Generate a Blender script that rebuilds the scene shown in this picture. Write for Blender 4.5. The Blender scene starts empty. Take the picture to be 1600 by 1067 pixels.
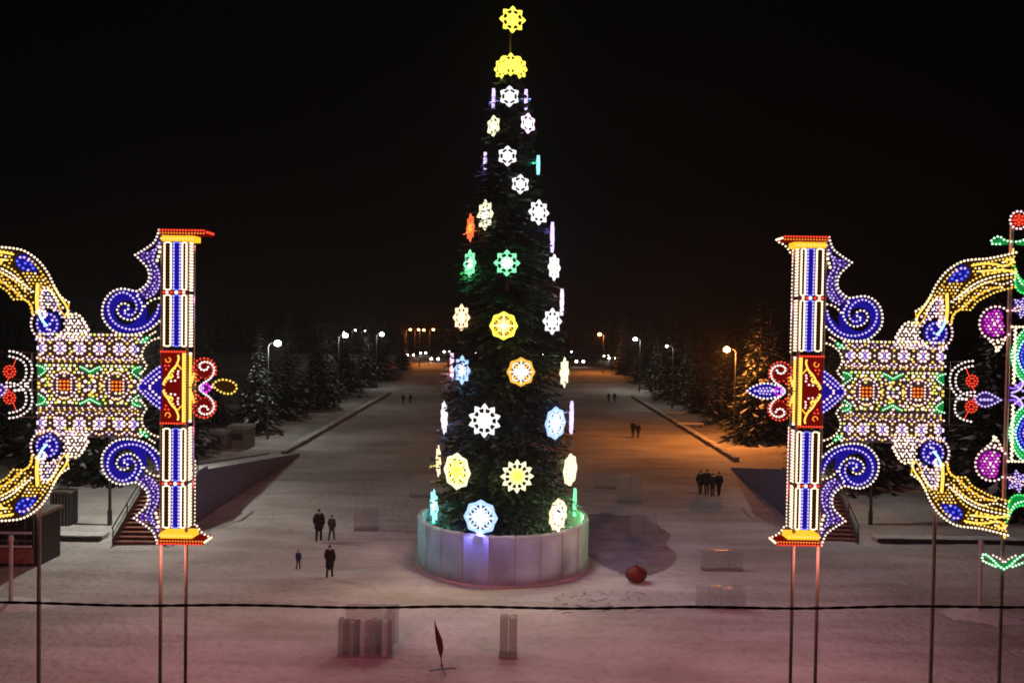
import bpy, math, random
import numpy as np
from mathutils import Vector, Matrix
R_ = math.radians
random.seed(7)
sc = bpy.context.scene
COL = sc.collection

# ------------------------------------------------------------------ camera
F_PX, H_CAM = 1250.0, 12.8
PITCH, ROLL = math.atan(28.5/F_PX), 0.0155
_F = Vector((0, math.cos(PITCH), -math.sin(PITCH)))
_U0 = Vector((0, math.sin(PITCH), math.cos(PITCH)))
_X0 = Vector((1, 0, 0))
_R = _X0*math.cos(ROLL) + _U0*math.sin(ROLL)
_U = -_X0*math.sin(ROLL) + _U0*math.cos(ROLL)
cam_d = bpy.data.cameras.new('camera')
cam = bpy.data.objects.new('camera', cam_d); COL.objects.link(cam)
m = Matrix.Identity(4)
for i in range(3):
    m[i][0] = _R[i]; m[i][1] = _U[i]; m[i][2] = -_F[i]
m[2][3] = H_CAM
cam.matrix_world = m
cam_d.sensor_width = 36; cam_d.lens = 36*F_PX/1600
cam_d.clip_start = 0.1; cam_d.clip_end = 3000
sc.camera = cam

def at(px, py, Y):
    d = _F + _R*((px-800)/F_PX) - _U*((py-533.5)/F_PX)
    t = Y/d.y
    return Vector((d.x*t, Y, H_CAM + d.z*t))
def ground(px, py, z=0.0):
    d = _F + _R*((px-800)/F_PX) - _U*((py-533.5)/F_PX)
    t = (z-H_CAM)/d.z
    return Vector((d.x*t, d.y*t, z))

HAZE=0.00026
# ------------------------------------------------------------------ night sky, exposure
w = bpy.data.worlds.new('World'); sc.world = w; w.use_nodes = True
nt = w.node_tree
bg = nt.nodes['Background']
sky = nt.nodes.new('ShaderNodeTexSky'); sky.sky_type = 'NISHITA'; sky.sun_disc = False
sky.sun_elevation = R_(-8); sky.sun_rotation = R_(200)
mx = nt.nodes.new('ShaderNodeMixRGB'); mx.blend_type = 'ADD'; mx.inputs[0].default_value = 1
mx.inputs[2].default_value = (0.010, 0.009, 0.006, 1)      # the town's glow on the snow clouds
nt.links.new(sky.outputs[0], mx.inputs[1]); nt.links.new(mx.outputs[0], bg.inputs[0])
bg.inputs[1].default_value = 0.08
sc.view_settings.view_transform = 'Standard'; sc.view_settings.look = 'None'
sc.view_settings.gamma = 1; sc.view_settings.exposure = 0
sc.render.engine = 'CYCLES'
cy = sc.cycles
cy.use_denoising = True
try: cy.denoiser = 'OPENIMAGEDENOISE'
except Exception: pass
cy.use_light_tree = True
cy.sample_clamp_indirect = 4.0; cy.sample_clamp_direct = 0
cy.max_bounces = 5; cy.diffuse_bounces = 4; cy.glossy_bounces = 2; cy.transmission_bounces = 4; cy.transparent_max_bounces = 12
cy.filter_width = 1.75
cy.caustics_reflective = False; cy.caustics_refractive = False

# ------------------------------------------------------------------ materials
def pmat(name, col, rough=0.8, metal=0.0, var=0.25, scale=4.0, bump=0.0, bscale=20.0, trans=0.0, spec=0.5, ior=1.45, col2=None):
    M = bpy.data.materials.new(name); M.use_nodes = True
    t = M.node_tree; b = t.nodes['Principled BSDF']
    b.inputs['Roughness'].default_value = rough; b.inputs['Metallic'].default_value = metal
    b.inputs['Specular IOR Level'].default_value = spec
    b.inputs['Transmission Weight'].default_value = trans; b.inputs['IOR'].default_value = ior
    tc = t.nodes.new('ShaderNodeTexCoord'); n = t.nodes.new('ShaderNodeTexNoise')
    n.inputs['Scale'].default_value = scale; n.inputs['Detail'].default_value = 6
    t.links.new(tc.outputs['Object'], n.inputs['Vector'])
    rp = t.nodes.new('ShaderNodeValToRGB')
    lo = col2 if col2 else tuple(c*(1-var) for c in col)
    hi = col if col2 else tuple(min(1, c*(1+var*0.4)) for c in col)
    rp.color_ramp.elements[0].color = (*lo, 1); rp.color_ramp.elements[0].position = 0.35
    rp.color_ramp.elements[1].color = (*hi, 1); rp.color_ramp.elements[1].position = 0.65
    t.links.new(n.outputs[0], rp.inputs[0]); t.links.new(rp.outputs[0], b.inputs['Base Color'])
    if bump:
        n2 = t.nodes.new('ShaderNodeTexNoise'); n2.inputs['Scale'].default_value = bscale; n2.inputs['Detail'].default_value = 5
        t.links.new(tc.outputs['Object'], n2.inputs['Vector'])
        bp = t.nodes.new('ShaderNodeBump'); bp.inputs['Strength'].default_value = bump; bp.inputs['Distance'].default_value = 0.05
        t.links.new(n2.outputs[0], bp.inputs['Height']); t.links.new(bp.outputs[0], b.inputs['Normal'])
    return M

def emat(name, col, strength, sampled=False):
    M = bpy.data.materials.new(name); M.use_nodes = True
    t = M.node_tree; b = t.nodes['Principled BSDF']
    b.inputs['Base Color'].default_value = (*[c*0.02 for c in col], 1)
    b.inputs['Specular IOR Level'].default_value = 0.0
    b.inputs['Roughness'].default_value = 0.5
    b.inputs['Emission Color'].default_value = (*col, 1)
    b.inputs['Emission Strength'].default_value = strength
    if not sampled:
        M.cycles.emission_sampling = 'NONE'
    return M

def snow_mat():
    M = bpy.data.materials.new('trodden_snow'); M.use_nodes = True
    t = M.node_tree; b = t.nodes['Principled BSDF']; L = t.links
    b.inputs['Roughness'].default_value = 0.85; b.inputs['Specular IOR Level'].default_value = 0.25
    tc = t.nodes.new('ShaderNodeTexCoord')
    def noise(s, det=6, sx=1, sy=1):
        mp = t.nodes.new('ShaderNodeMapping'); mp.inputs['Scale'].default_value = (sx, sy, 1)
        L.new(tc.outputs['Object'], mp.inputs['Vector'])
        n = t.nodes.new('ShaderNodeTexNoise'); n.inputs['Scale'].default_value = s; n.inputs['Detail'].default_value = det
        L.new(mp.outputs[0], n.inputs['Vector']); return n
    a = noise(0.11); c = noise(0.5, 8, 0.25, 1.3); d = noise(2.6, 8)
    r1 = t.nodes.new('ShaderNodeValToRGB')
    r1.color_ramp.elements[0].position = .38; r1.color_ramp.elements[0].color = (.50, .47, .47, 1)
    r1.color_ramp.elements[1].position = .60; r1.color_ramp.elements[1].color = (.72, .72, .74, 1)
    L.new(a.outputs[0], r1.inputs[0])
    r2 = t.nodes.new('ShaderNodeValToRGB')
    r2.color_ramp.elements[0].position = .36; r2.color_ramp.elements[0].color = (.78, .76, .75, 1)
    r2.color_ramp.elements[1].position = .56; r2.color_ramp.elements[1].color = (1, 1, 1, 1)
    L.new(c.outputs[0], r2.inputs[0])
    r3 = t.nodes.new('ShaderNodeValToRGB')
    r3.color_ramp.elements[0].position = .30; r3.color_ramp.elements[0].color = (.84, .83, .82, 1)
    r3.color_ramp.elements[1].position = .50; r3.color_ramp.elements[1].color = (1, 1, 1, 1)
    L.new(d.outputs[0], r3.inputs[0])
    m1 = t.nodes.new('ShaderNodeMixRGB'); m1.blend_type = 'MULTIPLY'; m1.inputs[0].default_value = 1
    L.new(r1.outputs[0], m1.inputs[1]); L.new(r2.outputs[0], m1.inputs[2])
    m2 = t.nodes.new('ShaderNodeMixRGB'); m2.blend_type = 'MULTIPLY'; m2.inputs[0].default_value = 1
    L.new(m1.outputs[0], m2.inputs[1]); L.new(r3.outputs[0], m2.inputs[2])
    L.new(m2.outputs[0], b.inputs['Base Color'])
    ad = t.nodes.new('ShaderNodeMath'); ad.operation = 'ADD'
    L.new(c.outputs[0], ad.inputs[0]); L.new(d.outputs[0], ad.inputs[1])
    bp = t.nodes.new('ShaderNodeBump'); bp.inputs['Strength'].default_value = .8; bp.inputs['Distance'].default_value = .15
    L.new(ad.outputs[0], bp.inputs['Height']); L.new(bp.outputs[0], b.inputs['Normal'])
    return M

SNOW = snow_mat()
CLEAN = pmat('fresh_snow', (.74, .75, .78), .8, var=.12, bump=.4, bscale=6, spec=.2)
STEEL = pmat('grey_steel', (.30, .27, .25), .45, .6, var=.3, bump=.1)
PAINTPOLE = pmat('pale_painted_steel', (.50, .47, .42), .5, .1, var=.2)
LPOLE = pmat('weathered_pole_steel', (.07, .068, .065), .6, .1, var=.2)
GPOST = pmat('pinkish_painted_post', (.62, .42, .38), .55, .0, var=.15)
DARK = pmat('dark_metal', (.03, .03, .032), .5, .3)
RUBBER = pmat('black_rubber', (.012, .010, .010), .6, bump=.3, bscale=60)
ICE = pmat('clear_ice', (.40, .46, .44), .22, trans=.3, ior=1.31, var=.15, scale=2, bump=.4, bscale=5)
ICEWALL = pmat('frosted_ice', (.62, .60, .60), .28, var=.18, scale=1.2, bump=.5, bscale=4, trans=.1, ior=1.31)
WOODRED = pmat('brown_boards', (.36, .17, .13), .7, var=.4, scale=6)
PANELBLUE = pmat('dark_blue_boards', (.10, .115, .20), .6, var=.3)
NEEDLE = pmat('dark_green_needles', (.022, .042, .022), .75, var=.5, scale=1.5, spec=.2)
NEEDLE2 = pmat('spruce_needles', (.018, .030, .021), .8, var=.5, scale=1.0, spec=.15)
SNOWBOUGH = pmat('snow_on_boughs', (.50, .53, .54), .85, var=.3, spec=.1)
BARK = pmat('rough_bark', (.07, .05, .035), .9, bump=.5)
ROOFING = pmat('grey_cladding', (.13, .12, .11), .7, var=.3)
REDCLOTH = pmat('dark_red_plastic', (.16, .012, .01), .5, var=.5, scale=7)
FLAGCLOTH = pmat('maroon_cloth', (.11, .015, .02), .8, var=.3)
def ice_wall_mat():
    M=ICEWALL; t=M.node_tree; b=t.nodes['Principled BSDF']; out=t.nodes['Material Output']
    tr=t.nodes.new('ShaderNodeBsdfTranslucent'); tr.inputs[0].default_value=(.86,.88,.92,1)
    rp=[n for n in t.nodes if n.type=='VALTORGB'][0]; t.links.new(rp.outputs[0],tr.inputs[0])
    mx=t.nodes.new('ShaderNodeMixShader'); mx.inputs[0].default_value=.6
    t.links.new(b.outputs[0],mx.inputs[1]); t.links.new(tr.outputs[0],mx.inputs[2]); t.links.new(mx.outputs[0],out.inputs[0])
ice_wall_mat()
def seethrough(M,a):
    t=M.node_tree; b=t.nodes['Principled BSDF']; b.inputs['Alpha'].default_value=a
seethrough(ICE,.34)
ICES=[pmat('greenish_ice',(.30,.34,.26),.2,var=.3,spec=.6,bump=.5,bscale=3),pmat('dark_ice',(.14,.15,.13),.15,var=.3,spec=.7,bump=.5,bscale=3),pmat('highlight_ice',(.60,.68,.74),.18,var=.2,spec=.7,bump=.5,bscale=3)]  # the last one puts the bluish highlight on the slabs into the colour
for M_ in ICES: seethrough(M_,.5)
SKIN = pmat('skin', (.45, .27, .20), .6, var=.1)
TERR = pmat('grey_snow_terrace', (.28, .28, .27), .9, var=.3, scale=.4, bump=.3)

E = {}
def em(k, col, s): E[k] = emat('light_'+k, col, s)
em('warm', (1, .76, .52), 1.9);  em('white', (1, .80, .76), 1.6);  em('pink', (1, .62, .62), 1.75)
em('lilac', (.62, .46, 1.0), 1.4); em('blue', (.10, .16, 1.0), 1.5); em('violet', (.35, .12, 1.0), 1.2)
em('yellow', (1, .62, .10), 1.5); em('gold', (1, .50, .03), 1.3); em('lime', (.80, .88, .12), 1.4); em('red', (1, .06, .025), 1.5)
em('green', (.06, .80, .16), 1.3); em('mint', (.45, 1, .55), 2.0); em('magenta', (.75, .05, .75), 1.3)
em('orange', (1, .25, .03), 1.4); em('cyan', (.35, .9, 1.0), 2.4)
em('bluepanel', (.020, .012, .42), .62); em('violetpanel', (.09, .04, .30), .38)  # panel colours: bulb light falling on the boards, given as faint emission
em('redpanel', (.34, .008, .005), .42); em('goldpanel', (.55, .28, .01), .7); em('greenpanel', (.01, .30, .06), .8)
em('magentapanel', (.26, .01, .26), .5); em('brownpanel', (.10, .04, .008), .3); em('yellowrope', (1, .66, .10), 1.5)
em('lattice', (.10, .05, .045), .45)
# snowflake rope lights
em('f_yellow', (1, .88, .10), 1.5); em('f_white', (1, .97, 1.0), 1.25); em('f_cream', (1, .93, .62), 1.3)
em('f_green', (.28, 1.0, .50), 1.2); em('f_orange', (1, .48, .06), 1.2); em('f_blue', (.38, .58, 1.0), 1.5)
em('f_deepblue', (.10, .22, 1.0), 1.4); em('f_cyan', (.35, .95, 1.0), 1.4); em('f_pink', (1, .70, .95), 1.6)
em('f_red', (1, .16, .05), 1.3); em('f_amber', (1, .74, .45), 1.6); em('f_lilac', (.70, .55, 1.0), 1.6)
LAMPW = emat('lamp_white_glow', (.93, .97, 1.0), 30); LAMPO = emat('lamp_sodium_glow', (1, .50, .16), 14)
HEADL = emat('headlamp_glow', (1, .90, .74), 14)

# ------------------------------------------------------------------ mesh builder
_t = (1+5**.5)/2
_IV = np.array([(-1,_t,0),(1,_t,0),(-1,-_t,0),(1,-_t,0),(0,-1,_t),(0,1,_t),(0,-1,-_t),(0,1,-_t),(_t,0,-1),(_t,0,1),(-_t,0,-1),(-_t,0,1)], float)
_IV /= np.linalg.norm(_IV[0])
_IF = [(0,11,5),(0,5,1),(0,1,7),(0,7,10),(0,10,11),(1,5,9),(5,11,4),(11,10,2),(10,7,6),(7,1,8),(3,9,4),(3,4,2),(3,2,6),(3,6,8),(3,8,9),(4,9,5),(2,4,11),(6,2,10),(8,6,7),(9,8,1)]
class MB:
    def __init__(s): s.v=[]; s.f=[]; s.mi=[]; s.mats=[]; s.smooth=set()
    def _m(s, mat):
        if mat not in s.mats: s.mats.append(mat)
        return s.mats.index(mat)
    def add(s, vs, fs, mat):
        o=len(s.v); k=s._m(mat)
        s.v.extend([tuple(p) for p in vs])
        s.f.extend([tuple(i+o for i in f) for f in fs]); s.mi.extend([k]*len(fs))
    def bulb(s, c, r, mat):
        s.add((_IV*r+np.array(c)).tolist(), _IF, mat)
    def box(s, c, d, mat, rz=0.0):
        x,y,z=[k/2 for k in d]; ca,sa=math.cos(rz),math.sin(rz)
        vs=[]
        for (a,b,e) in ((-1,-1,-1),(1,-1,-1),(1,1,-1),(-1,1,-1),(-1,-1,1),(1,-1,1),(1,1,1),(-1,1,1)):
            X,Y=a*x,b*y
            vs.append((c[0]+X*ca-Y*sa, c[1]+X*sa+Y*ca, c[2]+e*z))
        s.add(vs, [(0,3,2,1),(4,5,6,7),(0,1,5,4),(1,2,6,5),(2,3,7,6),(3,0,4,7)], mat)
    def tube(s, path, r, mat, n=6, closed=False, r2=None):
        path=[Vector(p) for p in path]; L=len(path)
        vs=[]; 
        for i,p in enumerate(path):
            a=path[i-1] if (i>0 or closed) else p
            b=path[(i+1)%L] if (i<L-1 or closed) else p
            d=(b-a)
            if d.length<1e-9: d=Vector((0,0,1))
            d.normalize()
            up=Vector((0,1,0)) if abs(d.y)<.9 else Vector((1,0,0))
            e1=d.cross(up).normalized(); e2=d.cross(e1)
            rr = r if r2 is None else r+(r2-r)*i/(L-1)
            for k in range(n):
                t=2*math.pi*k/n
                vs.append(p+e1*math.cos(t)*rr+e2*math.sin(t)*rr)
        fs=[]
        for i in range(L if closed else L-1):
            j=(i+1)%L
            for k in range(n):
                k2=(k+1)%n
                fs.append((i*n+k,i*n+k2,j*n+k2,j*n+k))
        if not closed:
            fs.append(tuple(range(n))[::-1]); fs.append(tuple((L-1)*n+k for k in range(n)))
        s.add(vs, fs, mat)
    def prism(s, poly, y0, y1, mat):          # polygon in x,z extruded along y
        n=len(poly)
        vs=[(p[0],y0,p[1]) for p in poly]+[(p[0],y1,p[1]) for p in poly]
        fs=[tuple(range(n)), tuple(range(2*n-1,n-1,-1))]
        for i in range(n):
            j=(i+1)%n; fs.append((i,j,j+n,i+n))
        s.add(vs, fs, mat)
    def ring(s, ro, ri, y0, y1, mat):         # band between two closed outlines of equal length (x,z)
        n=len(ro)
        vs=[(p[0],y0,p[1]) for p in ro]+[(p[0],y0,p[1]) for p in ri]+[(p[0],y1,p[1]) for p in ro]+[(p[0],y1,p[1]) for p in ri]
        fs=[]
        for i in range(n):
            j=(i+1)%n
            fs += [(i,j,n+j,n+i),(2*n+i,3*n+i,3*n+j,2*n+j),(i,2*n+i,2*n+j,j),(n+i,n+j,3*n+j,3*n+i)]
        s.add(vs, fs, mat)
    def build(s, name, parent=None, loc=None, smooth=False, mat=None):
        me=bpy.data.meshes.new(name); me.from_pydata([tuple(map(float,p)) for p in s.v],[],s.f)
        for k in s.mats: me.materials.append(k)
        me.polygons.foreach_set('material_index', s.mi)
        if smooth: me.polygons.foreach_set('use_smooth',[True]*len(s.f))
        me.update()
        o=bpy.data.objects.new(name, me); COL.objects.link(o)
        if parent: o.parent=parent
        if loc is not None: o.location=loc
        return o

def tag(o, label, cat, group=None, kind=None):
    o['label']=label; o['category']=cat
    if group: o['group']=group
    if kind: o['kind']=kind
    return o
def empty(name, loc, rz=0.0):
    o=bpy.data.objects.new(name, None); COL.objects.link(o); o.location=loc; o.rotation_euler=(0,0,rz); o.empty_display_size=.3
    return o
def copy_tree(o, parent=None):
    c=o.copy(); COL.objects.link(c); c.parent=parent
    for ch in list(o.children): copy_tree(ch, c)
    return c
def lamp(parent, loc, col, power, size=.04, name='glow'):
    d=bpy.data.lights.new(name,'POINT'); d.color=col; d.energy=power; d.shadow_soft_size=size
    o=bpy.data.objects.new(name,d); COL.objects.link(o); o.parent=parent; o.location=loc
    return o

def board_light(parent, loc, col, power, sx=.5, sz=1.2):
    """light thrown to the plaza by the bulbs on the far face of a board"""
    d=bpy.data.lights.new('board_glow','AREA'); d.shape='RECTANGLE'; d.size=sx; d.size_y=sz; d.color=(col[0],col[1]*.80,col[2]*1.02); d.energy=power*(1.55 if loc[0]<0 else 1.15)
    o=bpy.data.objects.new('board_glow',d); COL.objects.link(o); o.parent=parent; o.location=loc
    o.rotation_euler=(R_(90+12),0,0)          # an area lamp shines along its -Z: turned to +Y
    return o

def catmull(P, n=8, closed=False):
    P=[Vector((p[0],p[1])) for p in P]; out=[]; L=len(P)
    rng=range(L) if closed else range(L-1)
    for i in rng:
        p0=P[(i-1)%L] if (closed or i>0) else P[i]
        p1=P[i]; p2=P[(i+1)%L]
        p3=P[(i+2)%L] if (closed or i+2<L) else p2
        for k in range(n):
            t=k/n
            out.append(tuple(.5*((2*p1)+(p2-p0)*t+(2*p0-5*p1+4*p2-p3)*t*t+(3*p1-p0-3*p2+p3)*t**3)))
    if not closed: out.append(tuple(P[-1]))
    return out
def resample(P, step, closed=False):
    if closed: P=list(P)+[P[0]]
    d=[0]
    for a,b in zip(P,P[1:]): d.append(d[-1]+math.dist(a,b))
    n=max(1,round(d[-1]/step)); out=[]
    j=0
    for i in range(n if closed else n+1):
        t=d[-1]*i/n
        while j<len(d)-2 and d[j+1]<t: j+=1
        k=(t-d[j])/max(1e-9,d[j+1]-d[j])
        out.append((P[j][0]+(P[j+1][0]-P[j][0])*k, P[j][1]+(P[j+1][1]-P[j][1])*k))
    return out

# ------------------------------------------------------------------ the setting
def build_ground():
    xs=sorted(set([-900,-500,-250,-150,-100,-70]+list(np.arange(-50,50.1,1.0))+[70,100,150,250,500,900]))
    ys=sorted(set([-200,-60,-20,0,8]+list(np.arange(14,110.1,1.0))+[120,140,160,180,200,230,260,300,400,600,900,1500]))
    rng=np.random.RandomState(3); 
    def nz(x,y):
        return .05*math.sin(x*.7+1.3*math.sin(y*.41))*math.sin(y*.55+1.1*math.sin(x*.33))+.025*math.sin(x*1.9+y*.8)*math.sin(y*2.1-x*.6)
    vs=[];fs=[]
    for y in ys:
        for x in xs:
            z = nz(x,y)-.02
            if y>158: 
                k=min(1,(y-158)/30); z += k*k*(3-2*k)*(1.7 if x<4 else 1.2)*min(1,max(0,(abs(x)-6)/10))
            if abs(x)>23 and 50<y<160: z+=.35*min(1,(abs(x)-23)/5)*min(1,(y-50)/6)
            vs.append((x,y,z))
    n=len(xs)
    for j in range(len(ys)-1):
        for i in range(n-1): fs.append((j*n+i,j*n+i+1,(j+1)*n+i+1,(j+1)*n+i))
    b=MB(); b.add(vs,fs,SNOW); o=b.build('ground',smooth=True); o['kind']='structure'
build_ground()

# low snow-capped kerb walls along the promenade
for sx, nm, side in ((-21.6,'promenade_kerb_wall','left'),(21.6,'promenade_kerb_wall','right')):
    b=MB(); n=60; y0,y1=(76,142)
    for i in range(n):
        ya=y0+(y1-y0)*i/n; yb=y0+(y1-y0)*(i+1)/n
        b.box((sx,(ya+yb)/2,.15+.03*math.sin(i*1.7)),(.5,(yb-ya)-.05,.36),ROOFING)
        b.box((sx,(ya+yb)/2,.36+.03*math.sin(i*1.7)),(.62+.05*math.sin(i*2.3),(yb-ya)-.02,.09),CLEAN)
    o=b.build(nm); tag(o,'low snow-topped kerb wall along the %s edge of the promenade'%side,'wall',kind='structure')
for xa,xb,Y,side in ((-34,-23.4,45.6,'left'),(22.2,34,47.8,'right')):
    b=MB(); n=14
    for i in range(n):
        x0=xa+(xb-xa)*i/n; x1=xa+(xb-xa)*(i+1)/n
        b.box(((x0+x1)/2,Y,.09),(x1-x0-.02,.3,.20),DARK)
        b.box(((x0+x1)/2,Y+.6,.12+.02*math.sin(i*2)),(x1-x0,.9,.16),CLEAN)
    o=b.build('lawn_kerb'); tag(o,'thin dark kerb at the edge of the lawn beside the %s slide'%side,'kerb',kind='structure')

# ------------------------------------------------------------------ illuminated gates (photo-pixel design units, mirrored about the mid line)
S=0.016
def Lp(x,y): return (252-x, 605-y)
def Rp(x,y): return ((x-1285)*1.037, (612-y)*1.016)
def Z(zx,zy,ox,oy,sc_,f): return f(ox+zx/sc_, oy+zy/sc_)

class Draw:
    """collects one part; u runs outward from the pylon, v up from the gate's mid line, w back from its front plane"""
    def __init__(s, sgn, zc, mirror=1): s.log=[]; s.b=MB(); s.sgn=sgn; s.zc=zc; s.mv=mirror
    def p(s,q,w=0.0): return (s.sgn*q[0]*S, w, s.zc+s.mv*q[1]*S)
    def line(s, P, col, step=6.2, r=2.1, closed=False, w=-.035, smooth=True):
        if smooth and len(P)>2: P=catmull(P,8,closed)
        Q=resample(P, step, closed)
        for q in Q: s.b.bulb(s.p(q,w), r*S*.93, E[col]); s.log.append(q)
        if len(Q)>2: s.b.tube([s.p(q,w+.02) for q in (Q[::2] if len(Q)>6 else Q)],.008,STEEL,3,closed)      # the wire frame that carries the bulbs
    def dots(s, P, col, r=2.1, w=-.035):
        for q in P: s.b.bulb(s.p(q,w), r*S, E[col]); s.log.append(q)
    def rope(s, P, col, r=1.2, closed=False, w=-.02, smooth=True, frame=False):
        if smooth and len(P)>2: P=catmull(P,6,closed)
        s.b.tube([s.p(q,w) for q in P], r*S, E[col] if isinstance(col,str) else col, 5, closed)
    def plate(s, P, col, closed_smooth=False, w=0.0, th=.03):
        if closed_smooth: P=catmull(P,6,True)
        q=[(s.sgn*a[0]*S, s.zc+s.mv*a[1]*S) for a in P]
        s.b.prism(q, w, w+th, E[col] if isinstance(col,str) else col)
    def fill(s,poly,cols,sp=6.6,r=1.9,gap=4.6,w=-.03):
        us=[q[0] for q in poly]; vs=[q[1] for q in poly]; v=min(vs)+2; row=0
        while v<max(vs):
            u=min(us)+(sp/2 if row%2 else 0)
            while u<max(us):
                ins=False; n=len(poly)
                for i in range(n):
                    (a,b_),(c,e)=poly[i],poly[i-1]
                    if (b_>v)!=(e>v) and u<(c-a)*(v-b_)/(e-b_)+a: ins=not ins
                if ins and (not s.log or min(math.hypot(q[0]-u,q[1]-v) for q in s.log)>gap):
                    c_=cols[(row+int(u/sp))%len(cols)]
                    s.b.bulb(s.p((u,v),w),r*S,E[c_]); s.log.append((u,v))
                u+=sp
            v+=sp*.82; row+=1
    def done(s,name,parent): return s.b.build(name,parent)
def circ(c,r,n=16,a0=0,a1=360): 
    return [(c[0]+r*math.cos(R_(a0+(a1-a0)*i/n)), c[1]+r*math.sin(R_(a0+(a1-a0)*i/n))) for i in range(n if abs(a1-a0)==360 else n+1)]

def z2(x,y): return Z(x,y,140,330,3.68,Lp)        # zoomed sheet of the upper left scroll

def scroll(sgn,zc,mv,parent):
    d=Draw(sgn,zc,mv)
    outer=[z2(*q) for q in ((398,110),(385,150),(370,180),(340,205),(300,232),(262,255))]
    d.line(outer,'white',5.6,2.0)
    inn=[z2(*q) for q in ((262,255),(300,292),(330,325),(343,370),(335,410),(308,440),(270,462),(230,455),(180,450),(130,468),(92,510),(75,565),(80,620),(110,665),(155,700),(215,712),(280,705),(345,680),(402,632))]
    d.line(inn,'white',6.2,2.1)
    inner2=[z2(*q) for q in ((398,540),(385,590),(350,640),(300,672),(240,682),(180,668),(135,635),(112,590),(110,540),(140,492),(190,470),(240,490),(268,530),(268,575),(240,600),(205,590))]
    d.line(inner2,'lilac',6.0,2.0)
    curl=[z2(*q) for q in ((275,490),(305,545),(290,595),(250,625),(205,622),(172,600),(160,565),(185,535),(222,540),(222,568),(205,575))]
    d.line(curl,'white',6.0,1.9)
    stem=[z2(*q) for q in ((400,185),(372,240),(362,290),(383,320),(400,370),(398,430),(372,475),(330,500))]
    d.line(stem,'lilac',6.0,1.9)
    d.line([z2(*q) for q in ((330,270),(352,330),(352,400),(320,450),(280,480))],'lilac',6.5,1.9)
    d.dots([z2(395,262),z2(388,285),z2(402,235),z2(402,208)],'warm',2.6)
    d.line([z2(*q) for q in ((400,500),(375,505),(345,520),(318,548))],'warm',6,1.9)
    d.fill([z2(*q) for q in ((396,140),(368,215),(330,235),(280,257),(322,295),(356,345),(350,410),(320,450),(275,480),(320,505),(375,485),(402,430),(404,350),(385,300),(372,250),(402,190))],['lilac','violet'],5.6,1.6,3.9)
    # backing boards, the bulbs' light on them put in as emission
    d.plate([z2(*q) for q in ((396,140),(368,215),(330,235),(280,257),(322,295),(356,345),(350,410),(320,450),(275,480),(320,505),(375,485),(402,430),(404,350),(385,300),(372,250),(402,190))],'violetpanel')
    c=(z2(205,580)); ro=circ(c,33,28); ri=circ((c[0]-1.0,c[1]-1.5),19,28)
    d.b.ring([(sgn*a[0]*S,zc+mv*a[1]*S) for a in ro],[(sgn*a[0]*S,zc+mv*a[1]*S) for a in ri],0,.03,E['bluepanel'])
    d.plate(circ((c[0]-1.0,c[1]-1.5),11,16),'bluepanel',w=.002)
    tail=[z2(*q) for q in ((240,700),(300,692),(360,655),(402,590),(402,540),(375,570),(330,620),(290,650),(250,662))]
    d.plate(tail,'bluepanel',w=.034)
    for P in (outer,inn,stem): d.rope(P,STEEL,.7,w=.05)
    return d.done('scroll',parent)

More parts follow.
